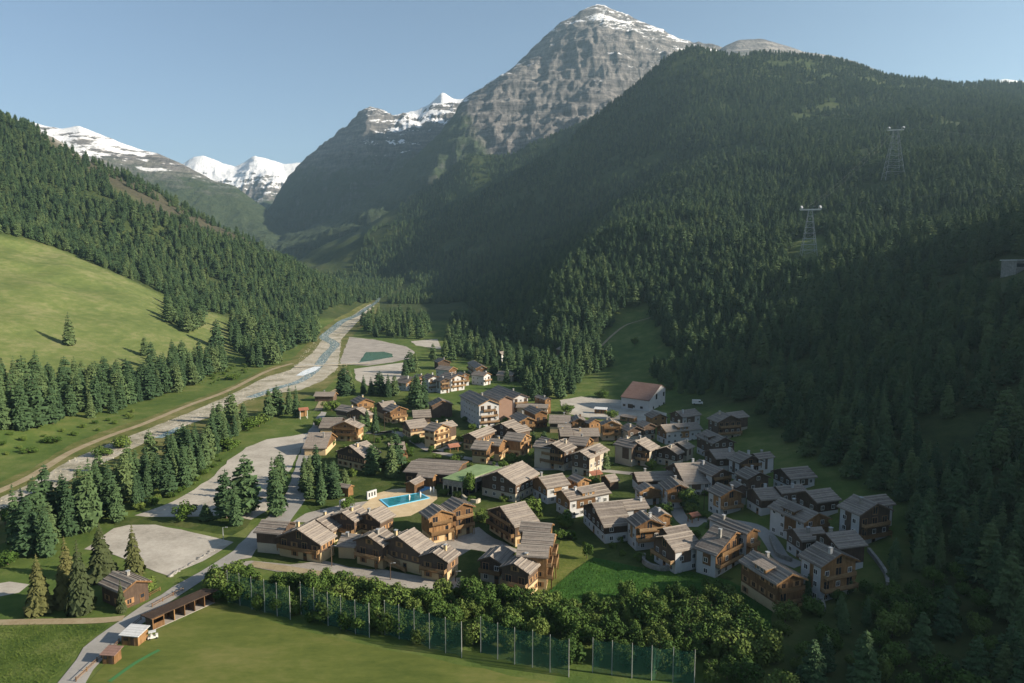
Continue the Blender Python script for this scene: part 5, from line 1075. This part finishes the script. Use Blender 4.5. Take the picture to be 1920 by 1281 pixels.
# ------------------------------------------------------------------ driving range: shelter row, huts, cart, nets
F0 = xy(1, (968, 948)); F1 = xy(1, (1352, 776)); d, L, an = frame(F0, F1); bs = empty('practice_bay_shelter', (F0.x, F0.y, 0), an)
tag(bs, 'long open fronted timber shelter of practice bays beside the mown field', 'shelter'); D = 3.0
b = MB(); b.box(-.2, L + .2, 0.0, D, -.5, .12); b.build('floor_slab', M['paving'], bs)
b = MB(); b.hexa([(-.7, -.5, 2.75), (L + .7, -.5, 2.75), (L + .7, D + .5, 2.45), (-.7, D + .5, 2.45), (-.7, -.5, 2.95), (L + .7, -.5, 2.95), (L + .7, D + .5, 2.65), (-.7, D + .5, 2.65)]); b.build('roof', M['dark_timber'], bs)
b = MB(); b.box(0, L, D - .12, D, .1, 2.44); b.build('back_wall', M['timber'], bs)
for k in range(7):
    x = L * k / 6; b = MB(); b.box(x - .06, x + .06, .25, D - .12, .1, 2.5); b.build('partition', M['dark_timber'], bs); b = MB(); b.box(x - .1, x + .1, .02, .22, .1, 2.75); b.build('post', M['timber'], bs)
b = MB(); b.box(.1, L / 6 - .1, .05, .15, .1, 1.3); b.box(.1, L / 6 - .1, .05, .15, 2.2, 2.74); b.build('front_panel', M['timber'], bs)
def hut(name, c, f0, f1, dep, h, rm, label, cat):
    P0, P1 = xy(c, f0), xy(c, f1); d, L, an = frame(P0, P1); r = empty(name, (P0.x, P0.y, P0.z), an); tag(r, label, cat)
    b = MB(); b.box(0, L, 0, dep, -.5, h); b.build('wall', M['timber'], r)
    b = MB(); b.hexa([(-.35, -.35, h + .0), (L + .35, -.35, h + .0), (L + .35, dep + .35, h + .45), (-.35, dep + .35, h + .45), (-.35, -.35, h + .14), (L + .35, -.35, h + .14), (L + .35, dep + .35, h + .6), (-.35, dep + .35, h + .6)]); b.build('roof', rm, r)
    b = MB(); b.box(L * .55, L * .55 + .8, -.06, -.005, 0, 1.9); b.build('door', M['dark_timber'], r)
    b = MB(); b.box(L * .12, L * .4, -.05, -.005, 1.0, 1.7); b.build('window', M['glass'], r)
hut('wooden_hut', 1, (768, 1040), (872, 1050), 2.9, 2.1, M['roof_light'], 'wooden hut with white mono pitch roof at the field corner by the bay shelter', 'hut')
hut('ticket_hut', 1, (648, 1160), (722, 1165), 2.0, 1.9, M['roof_brown'], 'smaller brown hut with dark roof by the road fence', 'hut')
p = xy(1, (965, 1000)); gc = empty('golf_cart', (p.x, p.y, p.z), 0.5); gc.scale = (.85, .85, .85); tag(gc, 'small white roofed golf cart parked on the field beside the bay shelter', 'golf cart')
b = MB(); b.box(-1.1, 1.1, -.55, .55, .3, .65); b.box(.55, 1.1, -.5, .5, .65, .95); b.box(-.5, -.1, -.5, .5, .65, 1.1); b.build('body', M['wframe'], gc)
b = MB(); b.box(-.9, .7, -.6, .6, 1.78, 1.86); b.build('roof', M['roof_light'], gc)
b = MB()
for sx in (-.8, .6):
    for sy in (-.52, .52): b.tube((sx, sy, .6), (sx * .95, sy, 1.78), .025, .025, 5)
b.build('roof_frame', M['metal'], gc)
for sx in (-.75, .75):
    for sy in (-.55, .55): b = MB(); b.tube((sx, sy - .09, .24), (sx, sy + .09, .24), .24, .24, 12); b.build('wheel', M['glass'], gc)

t = bpy.data.materials.new('green_net'); t.use_nodes = True; n_ = t.node_tree; bs_ = n_.nodes['Principled BSDF']; bs_.inputs['Base Color'].default_value = (0.02, 0.10, 0.065, 1); bs_.inputs['Roughness'].default_value = 0.8
tr_ = n_.nodes.new('ShaderNodeBsdfTransparent'); mx = n_.nodes.new('ShaderNodeMixShader'); mx.inputs[0].default_value = 0.6; n_.links.new(tr_.outputs[0], mx.inputs[1]); n_.links.new(bs_.outputs[0], mx.inputs[2]); n_.links.new(mx.outputs[0], n_.nodes['Material Output'].inputs['Surface']); M['net'] = t
M['net_post'] = mat('grey_pole', (0.30, 0.30, 0.28), 0.7)
NP = [(140,85,195),(180,95,207),(220,108,220),(263,120,230),(305,133,243),(349,145,255),(385,135,237),(430,147,258),(476,158,275),(520,172,287),(568,185,303),(615,197,315),(667,193,305),(715,205,320),(766,215,335),(817,232,352),(871,245,367),(925,258,383),(989,250,366),(1046,262,388),(1103,278,405),(1163,292,415),(1222,303,432),(1285,318,448),(1365,308,432),(1430,318,442),(1497,330,452),(1563,340,460),(1635,350,466),(1707,370,476)]
NAMES = ['first net run of six posts, beside the bay shelter', 'second net run of six posts from the bay shelter', 'third net run of six posts, in front of the middle thicket', 'fourth net run of six posts, before the right part of the thicket', 'last net run, standing in the shade at the dark end of the thicket']
for s in range(5):
    seg = NP[s * 6:s * 6 + 6]; W_ = []
    for x, a_, b__ in seg:
        px = 350 + x / 1.794; pb = plane_hit(px, 1020 + b__ / 1.794, 0); u, sl = ray(px, 1020 + a_ / 1.794); W_.append((pb, CZ + sl * pb.y))
    hh = sum(w[1] for w in W_) / len(W_); c_ = W_[0][0]; r = empty('net_fence', (c_.x, c_.y, ground(c_.x, c_.y))); tag(r, NAMES[s], 'net fence', 'ball nets along the field')
    for i, (q, h) in enumerate(W_[:6]):
        gz = ground(q.x, q.y) - r.location.z; b = MB(); b.tube((q.x - c_.x, q.y - c_.y, gz - .5), (q.x - c_.x, q.y - c_.y, hh), .085, .06, 8); b.build('post', M['net_post'], r)
    b = MB(); back = Vector((0.25, 0.6))
    for i in range(len(W_) - 1):
        for k in range(6):
            f0, f1 = k / 6, (k + 1) / 6; p0 = W_[i][0].lerp(W_[i + 1][0], f0); p1 = W_[i][0].lerp(W_[i + 1][0], f1)
            s0 = 0.35 * math.sin(f0 * math.pi); s1 = 0.35 * math.sin(f1 * math.pi)
            b.poly([(p0.x - c_.x + s0 * .6, p0.y - c_.y + s0, -.3), (p1.x - c_.x + s1 * .6, p1.y - c_.y + s1, -.3), (p1.x - c_.x, p1.y - c_.y, hh - .2 - s1), (p0.x - c_.x, p0.y - c_.y, hh - .2 - s0)])
    b.build('net', M['net'], r)
def fence(pts, label, h=1.0, step=2.4, m='timber'):
    P = [hit(*q) for q in pts]; r = empty('timber_fence', P[0]); tag(r, label, 'fence'); rl = MB(); last = None
    for i in range(len(P) - 1):
        n = max(1, int((P[i + 1] - P[i]).length / step))
        for k in range(n + (i == len(P) - 2)):
            q = P[i].lerp(P[i + 1], k / n) - P[0]; b = MB(); b.box(q.x - .07, q.x + .07, q.y - .07, q.y + .07, q.z - .3, q.z + h + .1); b.build('post', M[m], r)
            if last is not None:
                for zz in (h * .45, h * .9): rl.tube((last.x, last.y, last.z + zz), (q.x, q.y, q.z + zz), .06, .06, 5)
            last = q
    rl.build('rails', M[m], r)
fence([cp(1, (480, 1275)), cp(1, (612, 1150)), cp(1, (640, 1125))], 'low timber fence between the road and the field, lower stretch', 0.9)
fence([cp(1, (715, 1070)), cp(1, (752, 1028))], 'short timber fence between the two field huts', 0.9)
fence([cp(1, (830, 935)), cp(1, (890, 885))], 'short timber fence between the white roofed hut and the bay shelter', 0.9)
fence([cp(1, (960, 805)), cp(1, (1155, 700))], 'timber fence running behind the bay shelter along the road', 0.9)
fence([cp(1, (775, 835)), cp(1, (880, 770)), cp(1, (1010, 700))], 'timber fence with pale rails in front of the log house garden', 0.9)
def boulder(seed):
    bm = bmesh.new(); bmesh.ops.create_icosphere(bm, subdivisions=2, radius=1); r = random.Random(seed)
    for v in bm.verts:
        k = 1 + 0.35 * (vnoise(np.array([v.co.x * 1.7 + seed]), np.array([v.co.y * 1.7 + v.co.z * 2.1]))[0] - .5) * 2; v.co *= k; v.co.z *= .7
    me = bpy.data.meshes.new('boulder'); bm.to_mesh(me); bm.free(); me.materials.append(M['stone']); return me
BO = [boulder(i) for i in range(4)]
for k in range(17):
    f = k / 16; q = xy(1, (1075 + f * 270 + random.uniform(-6, 6), 602 - f * 155 + random.uniform(-5, 5))); o = link(bpy.data.objects.new('boulder', BO[k % 4])); o.location = q; s = random.uniform(.35, .65); o.scale = (s * 1.2, s, s); o.rotation_euler = (0, 0, random.random() * 6)
    tag(o, 'pale boulder in the row edging the lower car park along the road', 'boulder', 'boulders edging the lower car park')

# ------------------------------------------------------------------ small things in the village
def shelter4(name, c, q, w, h, label, cat, rm='roof_red'):
    p = xy(c, q); r = empty(name, p, 0.5); tag(r, label, cat); k = w / 2
    for sx in (-1, 1):
        for sy in (-1, 1): b = MB(); b.box(sx * k - .1, sx * k + .1, sy * k * .7 - .1, sy * k * .7 + .1, -.3, h); b.build('post', M['wframe' if 'white' in label else 'timber'], r)
    b = MB()
    for s in (-1, 1):
        pr = [(0, h + w * .28), (0, h + w * .28 - .15), (s * w * .62, h - .2), (s * w * .62, h - .05)]; b.prism(pr if s < 0 else pr[::-1], -w * .7, w * .7)
    b.build('roof', M[rm], r)
    if 'board' in label: b = MB(); b.box(-k, k, -.05, .05, 1.0, h - .3); b.build('board', M['timber'], r)
shelter4('sign_shelter', 5, (155, 345), 3.4, 4.6, 'tall red roofed board on white posts beside the lane by the dark conifers', 'notice board')
shelter4('gazebo', 5, (1650, 675), 3.4, 2.4, 'open shelter with reddish roof at the lane fork before the sunlit chalets', 'shelter')
shelter4('gazebo', 6, (1568, 850), 3.4, 2.4, 'open shelter with reddish roof near the slender pole and timber hut', 'shelter')
shelter4('sign_shelter', 4, (425, 420), 2.4, 2.2, 'red roofed board between the sunlit pair and the long light chimney chalet', 'notice board')
def pole(c, q, top, label, m='dark_timber'):
    p = xy(c, q); u, s = ray(*cp(c, top)); h = CZ + s * p.y - p.z; b = MB(); b.tube((0, 0, -.4), (0, 0, h), .12, .07, 7); r = b.build('pole', M[m]); r.location = p; tag(r, label, 'pole', 'slender poles')
    b = MB(); b.tube((0, 0, h - .05), (.9, 0, h + .1), .05, .04, 5); b.box(.7, 1.3, -.12, .12, h + .02, h + .14); b.build('lamp_head', M['metal'], r)
pole(2, (760, 762), (760, 600), 'slim pole before the garage building in the front row'); pole(2, (1220, 868), (1220, 735), 'slim pole on the paved square below the outdoor staircase'); pole(2, (1730, 880), (1730, 800), 'short pole at the right end of the paved square')
pole(4, (497, 345), (497, 200), 'sunlit pole beside the shaded light ridged chalet'); pole(6, (1590, 890), (1592, 700), 'tall pole before the pink sunlit double chalet'); pole(5, (965, 460), (962, 290), 'pole in front of the wide balcony chalet on the upper left'); pole(5, (862, 600), (862, 480), 'thin pole on the lawn between the upper left chalets'); pole(1, (1408, 385), (1405, 300), 'thin grey pole at the corner of the lower car park', 'metal')
# outdoor staircase
a_ = xy(2, (1345, 800)); b0 = xy(2, (1195, 790)); d, L, an = frame(a_, b0); st = empty('outdoor_staircase', a_, an); tag(st, 'wooden outdoor staircase with railings between two front row chalets', 'staircase'); L = 5.4
for i in range(14): b = MB(); x = L * i / 14; z = 3.0 * (i + 1) / 14; b.box(x, x + L / 14 + .06, -.75, .75, z - .08, z); b.build('tread', M['timber'], st)
for s in (-1, 1): b = MB(); b.hexa([(0, s * .78 - .05, 0), (L, s * .78 - .05, 3.0), (L, s * .78 + .05, 3.0), (0, s * .78 + .05, 0), (0, s * .78 - .05, 1.05), (L, s * .78 - .05, 4.05), (L, s * .78 + .05, 4.05), (0, s * .78 + .05, 1.05)]); b.build('railing', M['rail'], st)
b = MB(); b.box(L, L + 2.4, -.8, .8, 2.86, 3.0); b.box(L + 2.2, L + 2.35, -.7, -.55, -1, 2.86); b.box(L + 2.2, L + 2.35, .55, .7, -1, 2.86); b.build('landing', M['timber'], st)
def stone_wall(pts, h, label, m='stone', th=.35):
    P = smooth_line([Vector(hit(*q)) for q in pts], 4); b = MB(); o0 = P[0].copy()
    for i in range(len(P) - 1):
        p0, p1 = P[i], P[i + 1]; d0 = (P[min(i + 1, len(P) - 1)] - P[max(i - 1, 0)]).normalized(); d1 = (P[min(i + 2, len(P) - 1)] - P[i]).normalized(); n0 = Vector((-d0.y, d0.x, 0)) * th; n1 = Vector((-d1.y, d1.x, 0)) * th
        q = [p0 - n0, p1 - n1, p1 + n1, p0 + n0]; q = [v - o0 for v in q]; b.hexa([(v.x, v.y, v.z - 1.2) for v in q] + [(v.x, v.y, v.z + h) for v in q])
    o = b.build('retaining_wall', M[m]); o.location = o0; tag(o, label, 'wall')
stone_wall([cp(4, (100, 660)), cp(4, (95, 700)), cp(4, (150, 735)), cp(4, (230, 750)), cp(4, (300, 740))], 1.3, 'curved stone wall round the terrace of the white walled chalet')
stone_wall([cp(4, (1175, 860)), cp(4, (1250, 925)), cp(4, (1290, 985)), cp(4, (1298, 1020))], 1.0, 'curved stone wall running down past the lowest chalet in the shade')
stone_wall([cp(4, (1595, 620)), cp(4, (1660, 700)), cp(4, (1710, 780)), cp(4, (1722, 850))], 1.0, 'long curved wall in deep shade right of the last chalets')
stone_wall([cp(4, (940, 540)), cp(4, (975, 630)), cp(4, (1000, 660)), cp(4, (1080, 690))], 1.2, 'curved wall along the bend of the lane between shaded chalets')
stone_wall([cp(5, (1740, 1130)), cp(5, (1790, 1175)), cp(5, (1880, 1195)), cp(5, (1915, 1180))], 1.2, 'curved pale wall edging the lawn below the green flat roof', 'pale')
def block(c, f0, f1, dep, h, label):
    P0, P1 = xy(c, f0), xy(c, f1); d, L, an = frame(P0, P1); r = empty('pool_wall', P0, an); tag(r, label, 'wall'); b = MB(); n = 3
    b.box(0, L, 0, dep, -.4, .7); b.box(0, L, 0, dep, h - .5, h)
    for k in range(n + 1): x = (L - .5) * k / n; b.box(x, x + .5, .002, dep - .002, .7, h - .5)
    b.build('wall', M['plaster'], r)
block(5, (795, 1160), (888, 1130), .5, 2.6, 'white wall with window openings at the left end of the pool deck'); block(5, (525, 1262), (578, 1240), .5, 3.0, 'white wall panel standing beside the dark pool entrance')
for i, (q, lab) in enumerate([((1215, 1190), 'closed white parasol at the near pool edge'), ((1325, 1160), 'closed white parasol nearer the right end of the pool'), ((1425, 1110), 'closed white parasol leftmost of the two beyond the pool end'), ((1458, 1108), 'closed white parasol rightmost of the two beyond the pool end')]):
    p = xy(5, q); r = empty('parasol', p); tag(r, lab, 'parasol', 'closed parasols by the pool'); b = MB(); b.tube((0, 0, 0), (0, 0, 2.9), .05, .04, 6); b.box(-.3, .3, -.3, .3, 0, .1); b.build('pole', M['metal'], r); b = MB(); b.tube((0, 0, .9), (0, 0, 2.2), .12, .28, 8); b.tube((0, 0, 2.2), (0, 0, 2.85), .28, .04, 8); b.build('canopy', M['white'], r)
# kiosk, deck and van at the upper car park
hut('kiosk', 9, (458, 862), (545, 866), 3.0, 2.3, M['roof_light'], 'dark kiosk with flat white roof on the upper car park', 'kiosk')
hut('deck_shelter', 9, (650, 915), (752, 930), 3.0, 2.2, M['roof'], 'low shelter with pale roof in front of the upper car park bush', 'shelter')
p = xy(9, (1230, 793)); v = empty('parked_van', p, -0.15); tag(v, 'white van with red stripe parked in the shade right of the white hall', 'van')
b = MB(); b.prism([(-.95, .45), (.95, .45), (.95, 1.9), (.8, 2.3), (-.8, 2.3), (-.95, 1.9)], -2.6, 1.6); b.prism([(-.95, .45), (.95, .45), (.9, 1.3), (-.9, 1.3)], 1.6, 2.6); b.build('body', M['wframe'], v)
b = MB(); b.box(-2.62, 1.3, -.97, .97, 1.9, 2.05); b.build('stripe', M['roof_red'], v); b = MB(); b.box(.5, 1.62, -.96, .96, 1.3, 1.85); b.build('window', M['glass'], v)
for sx in (-1.7, 1.8):
    for sy in (-.9, .9): b = MB(); b.tube((sx, sy - .1, .36), (sx, sy + .1, .36), .36, .36, 12); b.build('wheel', M['glass'], v)
p = xy(2, (150, 318)); rb = empty('road_barrier', p, 0.4); tag(rb, 'red and white barrier pole at the car park entrance', 'barrier'); b = MB(); b.tube((-1.6, 0, .9), (1.6, 0, .9), .09, .09, 6); b.build('bar', M['roof_red'], rb); b = MB(); b.box(-1.75, -1.5, -.15, .15, -.2, 1.1); b.box(1.5, 1.65, -.1, .1, -.2, .85); b.build('stand', M['white'], rb)
# white furniture on the restaurant terrace
def table_set(c, q, z, label):
    p = plane_hit(*cp(c, q), z); r = empty('terrace_table', p, random.random() * 3); tag(r, label, 'table', 'white tables on the restaurant terrace'); b = MB(); b.tube((0, 0, .7), (0, 0, .76), .5, .5, 10); b.tube((0, 0, 0), (0, 0, .7), .06, .06, 6); b.tube((0, 0, 0), (0, 0, .04), .3, .3, 8); b.build('table_top', M['white'], r)
for q, lab in [((1385, 855), 'white terrace table')]: pass
# foot bridge and weir
a_, b0 = hit(552, 690), hit(694, 683); d, L, an = frame(a_, b0); br = empty('foot_bridge', a_, an); tag(br, 'thin foot bridge crossing the river above the white weir', 'bridge')
b = MB(); b.box(0, L, -1.0, 1.0, .9, 1.15); b.build('deck', M['pale'], br)
for s in (-1, 1): b = MB(); b.box(0, L, s * .95 - .04, s * .95 + .04, 2.0, 2.1); [b.box(L * k / 16 - .05, L * k / 16 + .05, s * .95 - .05, s * .95 + .05, 1.15, 2.0) for k in range(17)]; b.build('railing', M['metal'], br)
for f in (.3, .68): b = MB(); b.box(L * f - .4, L * f + .4, -1, 1, -1, .9); b.build('pier', M['stone'], br)
# cable pylons on the wooded slope
def pylon(px, py, Y, htop, hw, label):
    u, s = ray(px, htop); x = u * Y; z0 = ground(x, Y); H = CZ + s * Y - z0; r = empty('cable_pylon', (x, Y, z0), -0.25); tag(r, label, 'pylon', 'cable pylons'); print('pylon', H)
    b = MB(); leg = []
    for sx in (-1, 1):
        for sy in (-1, 1): b.tube((sx * hw, sy * hw, -3), (sx * hw * .22, sy * hw * .22, H * .93), .24, .17, 4); leg.append((sx, sy))
    for k in range(8):
        f0, f1 = k / 8, (k + 1) / 8; w0, w1 = hw * (1 - .78 * f0 / .93 * .93), hw * (1 - .78 * f1); z_0, z_1 = H * .93 * f0, H * .93 * f1
        for (ax_, ay_), (bx_, by_) in (((-1, -1), (1, -1)), ((1, -1), (1, 1)), ((1, 1), (-1, 1)), ((-1, 1), (-1, -1))):
            b.tube((ax_ * w0, ay_ * w0, z_0), (bx_ * w1, by_ * w1, z_1), .07, .07, 4); b.tube((bx_ * w0, by_ * w0, z_0), (ax_ * w1, ay_ * w1, z_1), .07, .07, 4); b.tube((ax_ * w1, ay_ * w1, z_1), (bx_ * w1, by_ * w1, z_1), .2, .2, 4)
    b.build('lattice_tower', M['metal'], r); b = MB(); b.box(-9, 9, -.9, .9, H * .93, H * .93 + 1.2); b.build('crossarm', M['wframe'], r)
    for s_ in (-1, 1):
        b = MB()
        for k in range(8):
            y0, y1 = -6 + 12 * k / 8, -6 + 12 * (k + 1) / 8; b.hexa([(s_ * 8 - .7, y0, H * .95 + 2.4 - y0 * y0 * .07), (s_ * 8 + .7, y0, H * .95 + 2.4 - y0 * y0 * .07), (s_ * 8 + .7, y1, H * .95 + 2.4 - y1 * y1 * .07), (s_ * 8 - .7, y1, H * .95 + 2.4 - y1 * y1 * .07), (s_ * 8 - .7, y0, H * .95 + 3.3 - y0 * y0 * .07), (s_ * 8 + .7, y0, H * .95 + 3.3 - y0 * y0 * .07), (s_ * 8 + .7, y1, H * .95 + 3.3 - y1 * y1 * .07), (s_ * 8 - .7, y1, H * .95 + 3.3 - y1 * y1 * .07)])
        b.build('cable_saddle', M['roof_light'], r)
    return Vector((x, Y, z0 + H))
pa = pylon(1520, 470, 640, 388, 7, 'lower steel cable pylon, standing at the small clearing on the wooded slope'); pb = pylon(1680, 335, 860, 238, 11, 'upper and taller steel cable pylon, higher on the wooded slope')
cb = MB(); pc = pb + Vector((620, -60, -25))
for off in (-8, 8):
    for (q0, q1, sag) in ((pa, pb, 5), (pb, pc, 14), (pa, Vector((430, 250, 150)), 8)):
        pr_ = None
        for k in range(25):
            f = k / 24; q = q0.lerp(q1, f) + Vector((off * .3, 0, -sag * 4 * f * (1 - f)))
            if pr_ is not None: cb.tube(pr_, q, .02, .02, 4)
            pr_ = q
o = cb.build('cable', M['metal']); tag(o, 'long grey ropeway cables strung between the two steel pylons', 'cable')
ribbon('field_marking', [cp(1, (690, 1275)), cp(1, (850, 1160)), cp(1, (1005, 1075))], 0.9, mat('marking_green', (0.05, 0.15, 0.05), 0.9), 0.14)
for o_ in bpy.data.objects:
    if o_.get('label') and len(o_['label'].split()) > 16: print('LONG', o_['label'])
